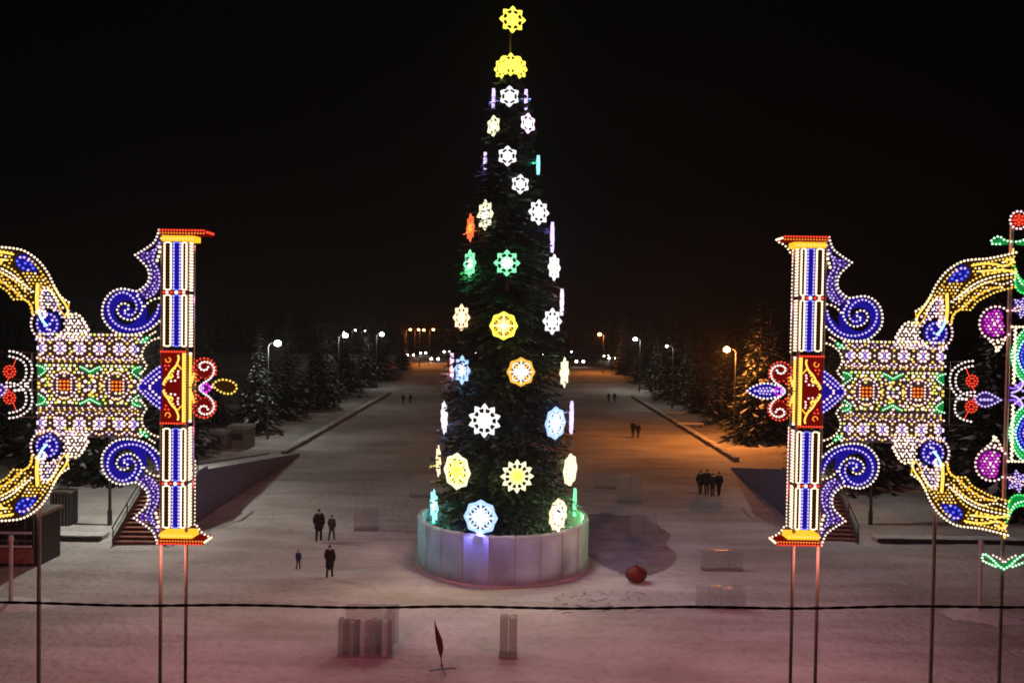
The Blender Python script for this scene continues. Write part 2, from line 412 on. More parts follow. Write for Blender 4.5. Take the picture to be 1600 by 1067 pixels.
def pylon(name, sgn, base, label, back_outline):
    """base = Vector of the outer front foot; mid line at height base_mid"""
    x0,Y,zc=base
    root=empty(name,(x0,Y,0)); tag(root,label,'light pylon','tall light pylons of the two gates',kind='thing')
    # four steel posts
    for u in (1.5,-38.5):
        for wv in (.08,):
            b=MB(); b.tube([(sgn*u*S,wv,0),(sgn*u*S,wv,zc+245*S)],.045,GPOST,8); b.build('post',root,smooth=False)
    # four shaft panels
    for va,vb in ((228,151),(146,63),(-63,-148),(-153,-222)):
        d=Draw(sgn,zc)
        # board
        d.plate([(1,va),(-38,va),(-38,vb),(1,vb)],'brownpanel',w=.03,th=.02)
        for uc,col,rope,bul in ((-9,'warm','warm','warm'),(-23.5,'blue','blue','lilac'),(-35,'warm','warm','warm')):
            hw=5.0 if uc!=-35 else 3.2
            P=[(uc-hw,vb+4),(uc-hw,va-4),(uc-hw*.5,va-1.5),(uc+hw*.5,va-1.5),(uc+hw,va-4),(uc+hw,vb+4),(uc+hw*.5,vb+1.5),(uc-hw*.5,vb+1.5)]
            d.rope(P,rope if uc!=-23.5 else 'blue',1.25 if uc!=-23.5 else .9,closed=True,smooth=False,w=.0)
            d.line([(uc-hw,vb+3),(uc-hw,va-3)],bul,5.2,1.8,w=-.02); d.line([(uc+hw,vb+3),(uc+hw,va-3)],bul,5.2,1.8,w=-.02)
        d.plate([(-18.5,va-2),(-28.5,va-2),(-28.5,vb+2),(-18.5,vb+2)],'blue' if False else 'bluepanel',w=.022,th=.006)
        # side face toward the promenade: close rows of warm white bulbs
        for wv in (.09,.19,.29):
            n=int((va-vb)/4.8)
            for i in range(n):
                d.b.bulb(d.p((-40,va-2-(va-vb-4)*i/(n-1)),wv),2.15*S,E['warm'])
        d.b.box(d.p((-37.5,(va+vb)/2),.20),(.02,.36,(va-vb)*S),STEEL)
        d.done('shaft_panel',root)
    # red rosette bands between the panels
    for vc in (148.5,-150.5):
        d=Draw(sgn,zc)
        d.plate([(1,vc+2.6),(-39,vc+2.6),(-39,vc-2.6),(1,vc-2.6)],'redpanel',w=.0,th=.04)
        d.dots([(-9,vc),(-35,vc)],'pink',2.6); d.dots([(-23.5,vc)],'white',3.2); d.dots([(-4,vc),(-16,vc),(-29,vc)],'red',2.2)
        d.done('rosette_band',root)
    # cap and base
    for vs,nm in ((1,'cap'),(-1,'base')):
        d=Draw(sgn,zc,vs)
        cu=lambda a,b_: (a+b_)/2
        d.b.box(d.p((cu(0,-50),232.5),.20),(50*S,.44,9*S),E['gold'])
        d.b.box(d.p((cu(3,-68),243),.25),(69*S,.56,8*S),E['redpanel'])
        d.line([(0,232),(-48,232)],'yellow',4.6,2.2,w=-.05)
        d.line([(2,245),(-66,245)],'red',4.6,1.9,w=-.06); d.line([(2,240.5),(-66,240.5)],'orange',4.6,1.6,w=-.06)
        for i in range(5): d.b.bulb(d.p((-69,243),.02+.11*i),2.1*S,E['warm' if (back_outline or vs<0) else 'red'])
        if back_outline or vs<0: d.line([(-50,222),(-54,228),(-60,234),(-68,238)],'warm',5.5,2.0,w=.30)
        d.done(nm,root)
    if back_outline: rngs=((226,62),(-62,-222))
    else: rngs=((-120,-222),)
    d=Draw(sgn,zc)
    for a,b_ in rngs: d.line([(-42,a),(-42,b_)],'warm',6.0,1.9,w=.46)
    d.b.tube([d.p((-41,a_),.44) for a_ in (225,-222)],.02,STEEL,5)
    d.done('bulb_strip',root)
    # centre board with gold scrollwork
    d=Draw(sgn,zc)
    d.plate([(1,58),(-39,58),(-39,-58),(1,-58)],'redpanel',w=.035,th=.03)
    for v in (56,-56): d.line([(0,v),(-38,v)],'red',4.4,1.9)
    for mv in (1,-1):
        q=lambda x,y: (252-(230+x/7.09), mv*(605-(530+y/7.09)))
        d.rope([q(345,170),q(350,220),q(320,290),q(275,340),q(240,400),q(262,430),q(290,400)],'yellowrope',1.5)
        d.rope([q(240,400),q(200,450),q(178,500)],'yellowrope',1.4)
        d.line([q(330,290),q(300,340),q(270,400),q(225,450),q(195,500)],'yellow',5,1.9)
        d.dots([q(345,380),q(350,415),q(315,455),q(270,460),q(350,350)],'pink',1.9)
        d.rope([q(205,215),q(215,245),q(245,250),q(262,220),q(240,200)],'orange',1.0)
        d.dots([q(245,290),q(215,330),q(205,290)],'red',1.8)
        d.rope([q(330,560-300),q(360,300),q(385,330)],'gold',1.2)
    for k in range(24):
        v=-52+104*k/23
        d.b.bulb(d.p((-37,v),-.01),2.4*S,E['yellow']); d.b.bulb(d.p((-40,v),.12),2.4*S,E['yellowrope']); d.b.bulb(d.p((-40,v),.24),2.4*S,E['yellow'])
    d.rope([(-35,54),(-35,-54)],'yellowrope',1.8,smooth=False)
    d.rope([(-40,54),(-40,-54)],'yellowrope',1.8,smooth=False,w=.2)
    d.b.bulb(d.p((-43,53),.1),2.6*S,E['white']); d.b.bulb(d.p((-43,-53),.1),2.6*S,E['white'])
    d.done('centre_board',root)
    # side crest: two red curls, a purple bud and a long leaf
    d=Draw(sgn,zc)
    d.rope([(-42,0),(-118,0)],STEEL,.9,w=.07,smooth=False)
    if not back_outline:
        lf=[(-82,6),(-92,13),(-104,13),(-114,9),(-119,2),(-113,-7),(-101,-8),(-88,-2)]
        d.line(lf,'yellow',5.8,2.1,closed=True); d.plate([(a,b_) for a,b_ in lf],'brownpanel',True)
    else:
        lf=[(-62,0),(-72,8),(-86,12),(-100,11),(-112,6),(-120,0),(-112,-6),(-100,-11),(-86,-12),(-72,-8)]
        d.line(lf,'white',6,2.0,closed=True); d.plate(lf,'bluepanel',True)
        d.line([(-72,0),(-108,0)],'lilac',5,2.2); d.line([(-84,5),(-100,4)],'lilac',6,1.8); d.line([(-84,-5),(-100,-4)],'lilac',6,1.8)
    d.done('crest_leaf',root)
    d=Draw(sgn,zc)
    d.plate(circ((-70,0),8,12),'magentapanel',w=.036); d.dots(circ((-70,0),6.5,7),'magenta',2.3); d.dots([(-62,3),(-62,-3),(-66,0)],'lilac',2.4); d.dots([(-80,2)],'pink',2.2)
    d.done('crest_bud',root)
    for mv in (1,-1):
        d=Draw(sgn,zc,mv)
        c=(-68,28)
        d.plate(circ(c,15,18),'redpanel',w=.04)
        d.line(circ(c,18.5,18,-60,200),'red',6.2,2.0)
        d.line(circ(c,13,14),'red',7.5,1.5,closed=True)
        P=[(-61,2),(-67,8),(-76,14),(-82,22),(-83,32),(-77,39),(-68,41),(-61,37),(-62,30),(-70,28),(-74,33)]
        P=[(a,b_) for a,b_ in P]
        d.line(P,'white' ,4.4,2.1)
        d.line([(-47,16),(-48,8),(-52,22)],'yellow',5,2.6)
        d.line([(-54,5),(-55,14),(-54,22)],'orange',5,2.0)
        d.rope(P,STEEL,.6,w=.03)
        d.done('crest_curl',root)
    # outward side: scrolls, blue leaf, white garlands
    for mv in (1,-1): scroll(sgn,zc,mv,root)
    d=Draw(sgn,zc)
    for mv in (1,-1):
        d2=[(2,32*mv),(12,25*mv),(24,14*mv),(35,2*mv)]
        d.line(d2,'lilac',5.5,2.1); d.line([(2,24*mv),(12,16*mv),(24,6*mv)],'lilac',6,2.0); d.line([(2,16*mv),(10,9*mv),(17,2*mv)],'pink',6,2.3)
    d.plate([(0,34),(14,26),(27,13),(37,0),(27,-13),(14,-26),(0,-34)],'bluepanel')
    d.done('pointed_leaf',root)
    for mv in (1,-1):
        d=Draw(sgn,zc,mv)
        P=[z2(*q) for q in ((398,728),(360,742),(328,768),(308,800),(304,835),(318,868),(330,892),(308,922))]
        d.line(P,'warm',5.8,1.9); d.rope(P,STEEL,.7,w=.02)
        d.done('garland',root)
        d=Draw(sgn,zc,mv)
        g=z2(320,738)
        d.plate([(g[0]-7,g[1]+3),(g[0]-2,g[1]+6),(g[0]+7,g[1]-1),(g[0]+9,g[1]-6),(g[0]+1,g[1]-6)],'greenpanel')
        d.dots([(g[0]-3,g[1]+2),(g[0]+3,g[1]),(g[0]+6,g[1]-4),(g[0],g[1]-4)],'mint',1.9)
        d.line([(g[0]-16,g[1]+12),(g[0]-8,g[1]+7)],'warm',6,1.8)
        d.done('green_leaf',root)
    lamp(root,(sgn*-18*S,-.45,zc-262*S),(1,.40,.30),30)  # unseen lamp added below the base to brighten the posts and ground
    # unseen area lamps added to stand for the light its bulbs throw
    for v,col,pw in ((190,(1,.28,.24),1),(105,(.90,.30,.65),1),(0,(1,.14,.10),1.3),(-105,(1,.20,.34),1.1),(-190,(1,.10,.12),1.5)):
        board_light(root,(sgn*-20*S,.50,zc+v*S),col,GATE_W*pw)
    return root

GATE_W=77.0
def zr(x,y): return Z(x,y,1380,300,3.336,Rp)      # zoomed sheet of the right arch

def wing(name, sgn, base, label):
    x0,Y,zc=base
    root=empty(name,(x0,Y+.12,0)); tag(root,label,'light wing','carpet-and-arch light wings of the two gates',kind='thing')
    for u in (192 if sgn>0 else 199,):
        b=MB(); b.tube([(sgn*u*S,.1,0),(sgn*u*S,.1,zc+165*S)],.05,GPOST,8); b.build('post',root)
    # lattice panel, u 34..197, v -80..82
    d=Draw(sgn,zc); U0,U1=35,196
    fr=[]
    for v in (-81,-40,0,40,82): fr.append([(U0,v),(U1,v)])
    for u in (U0,76,116,156,U1): fr.append([(u,-81),(u,82)])
    for P in fr: d.rope(P,STEEL,.8,w=.05,smooth=False)
    rn=random.Random(5)
    cs=(252-40)
    X=lambda zx: 252-(40+zx/5.61)
    V=lambda zy: 605-(510+zy/5.61)
    cols=[110,282,455,630,805,945]
    for mv in (1,-1):
        yc=(605-(510+205/5.61))*mv
        if mv<0: yc=(605-(510+865/5.61))
        for ci,cx in enumerate(cols):
            u=X(cx)
            ring_=circ((u,yc),8.3,8,22.5,382.5)
            if ci in (0,5): ring_=[q for q in ring_ if (q[0]<u+1 if ci==0 else q[0]>u-1)]
            d.dots(ring_,'pink',2.5)
            d.dots([(u,yc+4),(u,yc-4)],'lilac',1.6); d.dots([(u-4.2,yc+1.5),(u-4.2,yc-1.5),(u+4.2,yc+1.5),(u+4.2,yc-1.5)],'white',1.9)
            d.dots([(u-1.0,yc)],'violet',2.0)
            d.b.ring([(sgn*a[0]*S,zc+a[1]*S) for a in circ((u,yc),7,12)],[(sgn*a[0]*S,zc+a[1]*S) for a in circ((u,yc),1.5,12)],.0,.02,E['violetpanel'])
            for dv in (15.5,-15.5):
                d.dots([(u-5,yc+dv),(u+5,yc+dv)],'pink',1.9); d.dots([(u,yc+dv*1.12)],'yellow',1.8)
            if ci<5:
                um=(u+X(cols[ci+1]))/2
                d.dots([(um,yc+9),(um,yc-9)],'yellow',2.1); d.dots([(um,yc)],'warm',1.7)
                d.dots([(um,yc+17),(um,yc-17)],'lilac',1.6)
                d.dots([(um-4,yc+13),(um+4,yc+13),(um-4,yc-13),(um+4,yc-13)],'pink',1.7)
    # carpet field
    for cx in (320,780):
        u=X(cx); v0=V(530)
        for a in (-6,0,6):
            for c in (-6,0,6): d.dots([(u+a,v0+c)],'orange',2.1)
        d.plate([(u-9,v0-9),(u+9,v0-9),(u+9,v0+9),(u-9,v0+9)],'redpanel')
        d.line([(u-11,v0-10),(u-11,v0+10)],'pink',5,1.8,smooth=False); d.line([(u+11,v0-10),(u+11,v0+10)],'pink',5,1.8,smooth=False)
        d.line(circ((u,v0),20,20),'pink',6.2,2.0,closed=True)
        for q in circ((u,v0),25.5,8,22.5,382.5): d.dots([q],'yellow',2.0)
        d.dots([(u-8,v0+26),(u+8,v0+26),(u-8,v0-26),(u+8,v0-26)],'white',2.8)
        d.dots([(u-3,v0+21),(u+3,v0+21),(u-3,v0-21),(u+3,v0-21)],'yellow',1.9)
        d.dots([(u+23,v0),(u-23,v0)],'yellow',3.0)
    for cx in (545,):
        u=X(cx)
        for mv in (1,-1):
            g=[(u-15,29*mv+1),(u-8,26*mv+1),(u,21*mv+1),(u+8,26*mv+1),(u+15,29*mv+1)]
            d.line(g,'mint',4,1.5,smooth=False); d.plate([(u-17,32*mv),(u,24*mv),(u+17,32*mv),(u+16,26*mv),(u,17*mv),(u-16,26*mv)][::1],'greenpanel')
            d.dots([(u,15*mv+1),(u-4,10*mv)],'yellow',2.8); d.dots([(u-7,7*mv),(u+7,7*mv)],'white',2.9)
            d.dots([(u-11,14*mv),(u+11,14*mv),(u-16,4*mv),(u+16,4*mv)],'yellow',2.0); d.dots([(u-12,20*mv),(u+12,20*mv)],'pink',1.9)
            d.dots([(u,0)],'lilac',2)
    for cx,k in ((130,-1),(940,1)):
        u=X(cx)
        for mv in (1,-1):
            d.line([(u+9*k*-1,31*mv),(u,28*mv),(u+4*-k*-1,22*mv),(u-6*k,14*mv)],'mint',4.5,1.6)
            d.plate([(u+9,32*mv),(u-8,32*mv),(u-9,16*mv),(u+3,24*mv)] if k>0 else [(u-9,32*mv),(u+8,32*mv),(u+9,16*mv),(u-3,24*mv)],'greenpanel')
            d.dots([(u,8*mv)],'white',3.0); d.dots([(u-k*6,3*mv)],'yellow',2.4)
    for v in (-38,38): d.line([(U0+4,v),(U1-4,v)],'yellow',9.5,1.7,smooth=False); d.line([(U0+8,v+3),(U1-4,v+3)],'pink',9.5,1.7,smooth=False)
    d.fill([(U0,-80),(U1,-80),(U1,-46),(U0,-46)],['pink','lime','warm'],6.6,2.15,4.6)
    d.fill([(U0,46),(U1,46),(U1,81),(U0,81)],['pink','lime','warm'],6.6,2.15,4.6)
    d.fill([(U0,-45),(U1,-45),(U1,45),(U0,45)],['warm','lime','white','lime','pink'],6.5,2.2,4.8)
    d.plate([(U0,-80),(U1,-80),(U1,81),(U0,81)],'lattice',w=.055,th=.02)
    d.done('lattice_panel',root)
    # arch arms above and below
    for mv in (1,-1):
        d=Draw(sgn,zc,mv)
        o1=[zr(*q) for q in ((160,612),(205,578),(238,520),(262,470),(300,415),(345,375),(395,348),(450,338),(520,332),(600,315),(665,298))]
        d.line(o1,'warm',6.0,2.2); 
        d.rope([zr(*q) for q in ((165,690),(170,640),(205,585),(240,525))],'yellowrope',1.6)
        low=[zr(*q) for q in ((345,665),(365,610),(410,600),(440,600),(470,560),(520,530),(570,505),(620,490),(665,478))]
        d.line(low,'yellow',6.0,2.0)
        d.rope([zr(*q) for q in ((345,680),(352,630),(400,590),(450,545),(520,500),(600,475))],'gold',1.3)
        for off,col in ((0,'yellow'),(-24,'warm'),(-50,'yellow')):
            P=[zr(*q) for q in ((380,560+off*.7),(430,510+off),(490,470+off*.9),(560,445+off*.8),(665,425+off*.75))]
            d.line(P,col,6.6,2.0)
        d.line([zr(*q) for q in ((340,560),(390,520),(450,490),(520,455),(600,465),(660,440))],'warm',6,1.8)
        for off in (-12,-37):
            P=[zr(*q) for q in ((350,600+off),(400,545+off),(470,492+off*.9),(560,455+off*.8),(665,432+off*.75))]
            d.line(P,'yellow' if off!=-37 else 'warm',7.2,1.5)
        d.line([zr(*q) for q in ((190,640),(225,590),(250,535),(285,480),(325,425),(360,392))],'yellow',6.5,1.9)
        d.line([zr(*q) for q in ((450,362),(510,352),(580,338),(655,320))],'yellow',6.0,1.9)
        d.rope([zr(*q) for q in ((470,400),(530,395),(600,390),(665,400))],'yellowrope',1.7)
        d.rope([zr(*q) for q in ((440,370),(500,360),(560,360),(610,370),(655,345),(630,335),(605,350))],'yellowrope',1.6)
        d.dots([zr(*q) for q in ((500,410),(525,408),(555,405),(580,400),(610,398),(500,375),(530,378),(575,372),(640,395),(655,405))],'yellow',2.3)
        d.plate([zr(*q) for q in ((250,520),(310,425),(345,390),(450,345),(660,305),(665,480),(560,505),(470,560),(430,600),(360,610),(320,640),(330,520))],'brownpanel',w=.01)
        d.rope([zr(*q) for q in ((318,520),(322,600),(318,665))],'yellowrope',2.6)
        d.line([zr(318,520),zr(318,670)],'yellow',4,2.5)
        d.rope([zr(*q) for q in ((160,620),(175,680),(205,650),(225,600),(262,540))],'gold',1.0)
        d.log += [zr(x_,y_) for x_ in range(312,440,12) for y_ in range(365,460,12)]
        d.fill([zr(*q) for q in ((250,520),(310,425),(345,390),(450,345),(660,305),(665,480),(560,505),(470,560),(430,600),(360,610),(320,640),(300,560))],['yellow','yellow','warm','gold'],6.2,1.8,4.2)
        arm=d.done('arch_arm',root)
        # feathery leaf between the arm and the carpet
        d=Draw(sgn,zc,mv)
        c_=zr(268,725)
        d.log += circ(c_,21,20)+circ(c_,14,14)+circ(c_,7,8)+[c_]
        d.fill([zr(*q) for q in ((52,812),(62,750),(98,692),(150,665),(168,640),(190,700),(185,812))],['pink','warm','white'],6.2,1.9,4.0)
        d.fill([zr(*q) for q in ((205,650),(225,590),(262,530),(300,540),(312,640),(330,700),(335,812),(185,812),(190,700))],['pink','white','lilac'],6.2,1.8,4.0)
        d.line([zr(*q) for q in ((60,750),(95,690),(130,670),(158,690))],'warm',6,2.4)
        d.dots([zr(*q) for q in ((110,715),(130,735),(98,760),(125,770),(150,715),(160,745),(140,790),(75,765),(165,770))],'white',2.5)
        d.line([zr(*q) for q in ((215,605),(245,560),(280,550),(300,585),(290,640))],'warm',6,2.2)
        d.dots([zr(*q) for q in ((250,600),(265,625),(245,640),(270,590),(230,650),(215,625),(190,640),(200,665),(280,660))],'pink',2.2)
        d.rope([zr(*q) for q in ((60,800),(100,700),(160,650),(230,570),(300,560),(330,800))],STEEL,.5,w=.03)
        d.rope([zr(*q) for q in ((60,800),(330,800))],STEEL,.5,w=.03,smooth=False)
        d.rope([zr(*q) for q in ((165,660),(190,800))],STEEL,.5,w=.03,smooth=False)
        d.done('feather_leaf',root)
        d=Draw(sgn,zc,mv)
        c=zr(382,412)
        d.plate([zr(*q) for q in ((315,455),(345,395),(395,365),(432,385),(430,425),(395,455))],'bluepanel',w=-.008,th=.015)
        for q in ((340,440),(350,420),(365,400),(385,385),(405,385),(420,405),(410,425),(390,440),(365,450),(380,415)): d.dots([zr(*q)],'lilac' if q[0]%2 else 'blue',2.1)
        d.done('blue_flower',root)
        d=Draw(sgn,zc,mv)
        c=zr(268,725)
        d.plate(circ(c,19,22),'bluepanel',w=-.01)
        d.line(circ(c,16,16),'lilac',6.2,1.9,closed=True,w=-.04)
        d.line(circ(c,25.5,20,-150,75),'pink',6.2,2.1)
        d.line([(c[0]+1,c[1]-2),(c[0]+6,c[1]+3),(c[0]+10,c[1]+10),(c[0]+13,c[1]+18)],'cyan',4,2.4)
        d.line([(c[0]+8,c[1]+8),(c[0]+2,c[1]+14),(c[0]+8,c[1]+20)],'white',4,2.5)
        d.dots([(c[0]-4,c[1]),(c[0],c[1]-8),(c[0]-8,c[1]+6),(c[0]+4,c[1]-3)],'lilac',2.2)
        d.done('blue_swirl',root)
        # double arc of bulbs round a red star
        d=Draw(sgn,zc,mv)
        q3=lambda x,y: Rp(1470+x/6.67,540+y/6.67)
        A=[q3(*q) for q in ((315,135),(262,142),(200,165),(135,210),(105,245),(92,290),(85,335),(92,375),(108,430),(155,492))]
        Bq=[q3(*q) for q in ((315,188),(245,205),(190,232),(162,265),(150,300),(145,345),(158,410),(185,445),(215,472),(258,490),(305,498),(345,500))]
        if mv>0 or sgn<0: d.line(A,'white',6.0,2.0)
        d.line(Bq,'white' ,6.0,2.0)
        d.rope([q3(50,150),q3(320,140)],STEEL,.7,w=.03,smooth=False); d.rope([q3(105,150),q3(105,535)],STEEL,.7,w=.03,smooth=False)
        d.rope([q3(20,535),q3(345,535)],STEEL,.7,w=.03,smooth=False)
        d.done('bulb_arc',root)
        d=Draw(sgn,zc,mv)
        c=q3(315,345)
        d.plate(circ(c,7.5,14),'redpanel'); d.line(circ(c,9,12),'red',4.6,1.8,closed=True); d.line(circ(c,4.5,6),'red',4.6,1.8,closed=True)
        d.rope([q3(262,215),c,q3(360,470)],'red',.6,w=.02,smooth=False)
        d.done('red_star',root)
    d=Draw(sgn,zc)
    q3=lambda x,y: Rp(1470+x/6.67,540+y/6.67)
    lf=[q3(*q) for q in ((350,535),(400,480),(460,462),(530,490),(575,515),(615,540),(575,565),(530,590),(460,612),(400,595))]
    d.line(lf,'lilac',5.5,2.0,closed=True); d.plate(lf,'violetpanel'); d.line([q3(410,540),q3(520,540)],'lilac',5,2.6)
    d.line([q3(180,530),q3(260,538)],'white',5,2.6); d.rope([q3(180,534),q3(600,540)],STEEL,.6,w=.03,smooth=False)
    d.done('arrow_leaf',root)
    for u,v,col,pw in ((60,60,(1,.34,.30),.7),(60,-60,(1,.34,.30),.7),(150,40,(1,.36,.28),.7),(150,-40,(1,.34,.26),.7),(115,0,(1,.32,.18),.7),(10,115,(.55,.42,1),.5),(10,-115,(.55,.42,1),.5),
                     (215,180,(1,.42,.16),.8),(215,-180,(1,.26,.12),.8),(270,205,(1,.42,.16),.7),(270,-205,(1,.26,.10),.7)):
        board_light(root,(sgn*u*S,.16,zc+v*S),col,GATE_W*pw,.5,.5)
    return root

def medallion(sgn, base):
    x0,Y,zc=base
    root=empty('light_mast',(x0,Y+.2,0)); tag(root,'tall post at the right frame edge with a red flower on top and green diamonds','light mast',kind='thing')
    U=(1578-1285)*1.037
    b=MB(); b.tube([(sgn*U*S,.05,0),(sgn*U*S,.05,zc+270*S)],.05,GPOST,8)
    b.build('post',root)
    for mv in (1,-1):
        b=MB()
        for k in range(34): b.bulb((sgn*U*S,-.02,zc+mv*(232-k*1.0)*S),1.8*S,E['yellow'])
        b.tube([(sgn*U*S,0,zc+mv*196*S),(sgn*U*S,0,zc+mv*234*S)],.02,STEEL,5); b.build('bulb_strip',root)
    d=Draw(sgn,zc); c=Rp(1585,338); c=(c[0],c[1])
    d.plate(circ(c,11,16),'redpanel'); d.line(circ(c,14,12),'pink',6.5,2.2,closed=True); d.line(circ(c,8,8),'red',6,2.4,closed=True); d.line(circ(c,3.5,4),'red',5,2.4,closed=True)
    d.done('red_flower',root)
    for vs,cy_ in ((1,Rp(1585,368)[1]),):
        d=Draw(sgn,zc)
        for k in (-1,1):
            P=[(U+k*4,cy_-4),(U+k*14,cy_-2),(U+k*24,cy_+4),(U+k*35,cy_-2),(U+k*34,cy_-8),(U+k*22,cy_-8)]
            d.line(P,'mint',6,2.1); d.plate([(U+k*5,cy_-8),(U+k*20,cy_+1),(U+k*34,cy_-4),(U+k*20,cy_-10)],'greenpanel')
        d.done('top_leaf',root)
    d=Draw(sgn,zc); cy_=Rp(1562,878)[1]
    for k in (-1,1):
        P=[(U+k*0,cy_-12),(U+k*10,cy_-6),(U+k*20,cy_+4),(U+k*33,cy_+12),(U+k*35,cy_+2),(U+k*26,cy_-3),(U+k*14,cy_-8)]
        d.line(P,'mint',5.6,2.2); d.line([(U+k*2,cy_),(U+k*8,cy_+5),(U+k*18,cy_+10)],'pink',6,2.0)
        d.plate([(U,cy_-16),(U+k*16,cy_-6),(U+k*30,cy_+8),(U+k*18,cy_+6),(U,cy_-6)],'greenpanel')
    d.done('crown_leaf',root)
    for mv in (1,-1):
        d=Draw(sgn,zc,mv); c=(U-24,113)
        d.plate(circ(c,22,22,60,310),'magentapanel'); d.line(circ(c,27,20,50,320),'pink',7,2.2)
        d.fill(circ(c,21,20,60,310),['magenta','magenta','pink'],6.0,1.9,3.5)
        d.dots([(c[0]+2,c[1]+4),(c[0]-3,c[1]-2),(c[0]+6,c[1]-4)],'pink',2.2)
        d.line([(c[0]-8,c[1]-29),(c[0],c[1]-36),(c[0]+2,c[1]-46),(c[0]+10,c[1]-34),(c[0]+14,c[1]-26)],'warm',6,2.3)
        d.dots([(c[0]+2,c[1]-42),(c[0]+6,c[1]-38),(c[0]+4,c[1]-30)],'warm',2.3)
        d.done('purple_flower',root)
        d=Draw(sgn,zc,mv)
        for rr,col in ((34,'mint'),(29,'green'),(23,'cyan'),(16,'blue'),(8,'lilac')):
            k=rr/34
            P=[(U+32-30*k,62),(U+32,62+44*k),(U+32+30*k,62),(U+32,62-44*k)]
            P=[(U+32+30*k*math.cos(t)*(.85+.15*abs(math.cos(t))), 62+46*k*math.sin(t)*abs(math.sin(t))**.3) for t in [2*math.pi*i/24 for i in range(24)]]
            d.line(P,col,5.4,2.0,closed=True)
            if rr in (34,): d.plate([P[i] for i in range(24)],'greenpanel')
            if rr in (23,): d.plate([P[i] for i in range(24)],'bluepanel',w=-.004,th=.004)
        d.done('green_diamond',root)
        d=Draw(sgn,zc,mv)
        for k in range(26):
            vv=18+k*3.5
            d.dots([(U+6+ (2 if k%2 else 0),vv)],'warm',2.2)
        d.line([(U+2,108),(U+30,108)],'warm',6,2.4,smooth=False)
        d.done('cream_border',root)
        d=Draw(sgn,zc,mv)
        for k in range(6):
            t=R_(60*k+20); c=(U+18,140)
            tip=(c[0]+17*math.cos(t),c[1]+17*math.sin(t))
            d.line([c,((c[0]+tip[0])/2+3*math.sin(t),(c[1]+tip[1])/2-3*math.cos(t)),tip,((c[0]+tip[0])/2-3*math.sin(t),(c[1]+tip[1])/2+3*math.cos(t))],'lilac' if k%3 else 'pink',4.6,1.8,closed=True)
        d.plate(circ((U+18,140),14,14),'violetpanel')
        d.done('violet_flower',root)
        d=Draw(sgn,zc,mv)
        P=[(U+2,205),(U+8,190),(U+20,180),(U+40,178),(U+36,166),(U+18,162),(U+6,172)]
        d.line(P,'green',5,2.2,closed=True); d.plate(P,'greenpanel'); d.line([(U+6,196),(U+14,178),(U+30,172)],'mint',5,2.0)
        d.done('side_leaf',root)
    d=Draw(sgn,zc)
    for k in (-1,1):
        d.rope([(U+4,k*2),(U+14,k*6),(U+22,k*16),(U+20,k*24)],'lilac',1.6); d.rope([(U+2,k*10),(U+10,k*10),(U+22,k*22)],'violet',1.6)
        d.line([(U+6,k*18),(U+26,k*4),(U+40,k*12)],'lilac',5,2.2)
    d.done('violet_knot',root)
    for v,col in ((110,(.9,.3,.9)),(60,(.3,1,.5)),(-60,(.3,1,.5)),(-110,(.9,.3,.8)),(200,(1,.7,.3)),(-200,(.8,.8,.4))):
        board_light(root,(sgn*(U+4)*S,.16,zc+v*S),col,GATE_W*.4,.4,.5)
    return root

pL=at(252,605,20.0); pR=at(1285,612,20.35)
baseL=(pL.x,20.0,pL.z); baseR=(pR.x,20.35,pR.z)
pylon('light_pylon',-1,baseL,'tall light pylon left of the tree with a yellow leaf on its crest',False)
pylon('light_pylon',1,baseR,'tall light pylon right of the tree with a blue leaf on its crest',True)
wing('light_wing',-1,baseL,'wide light wing left of the left pylon cut off by the frame edge')
wing('light_wing',1,baseR,'wide light wing right of the right pylon reaching the green diamond mast')
medallion(1,baseR)

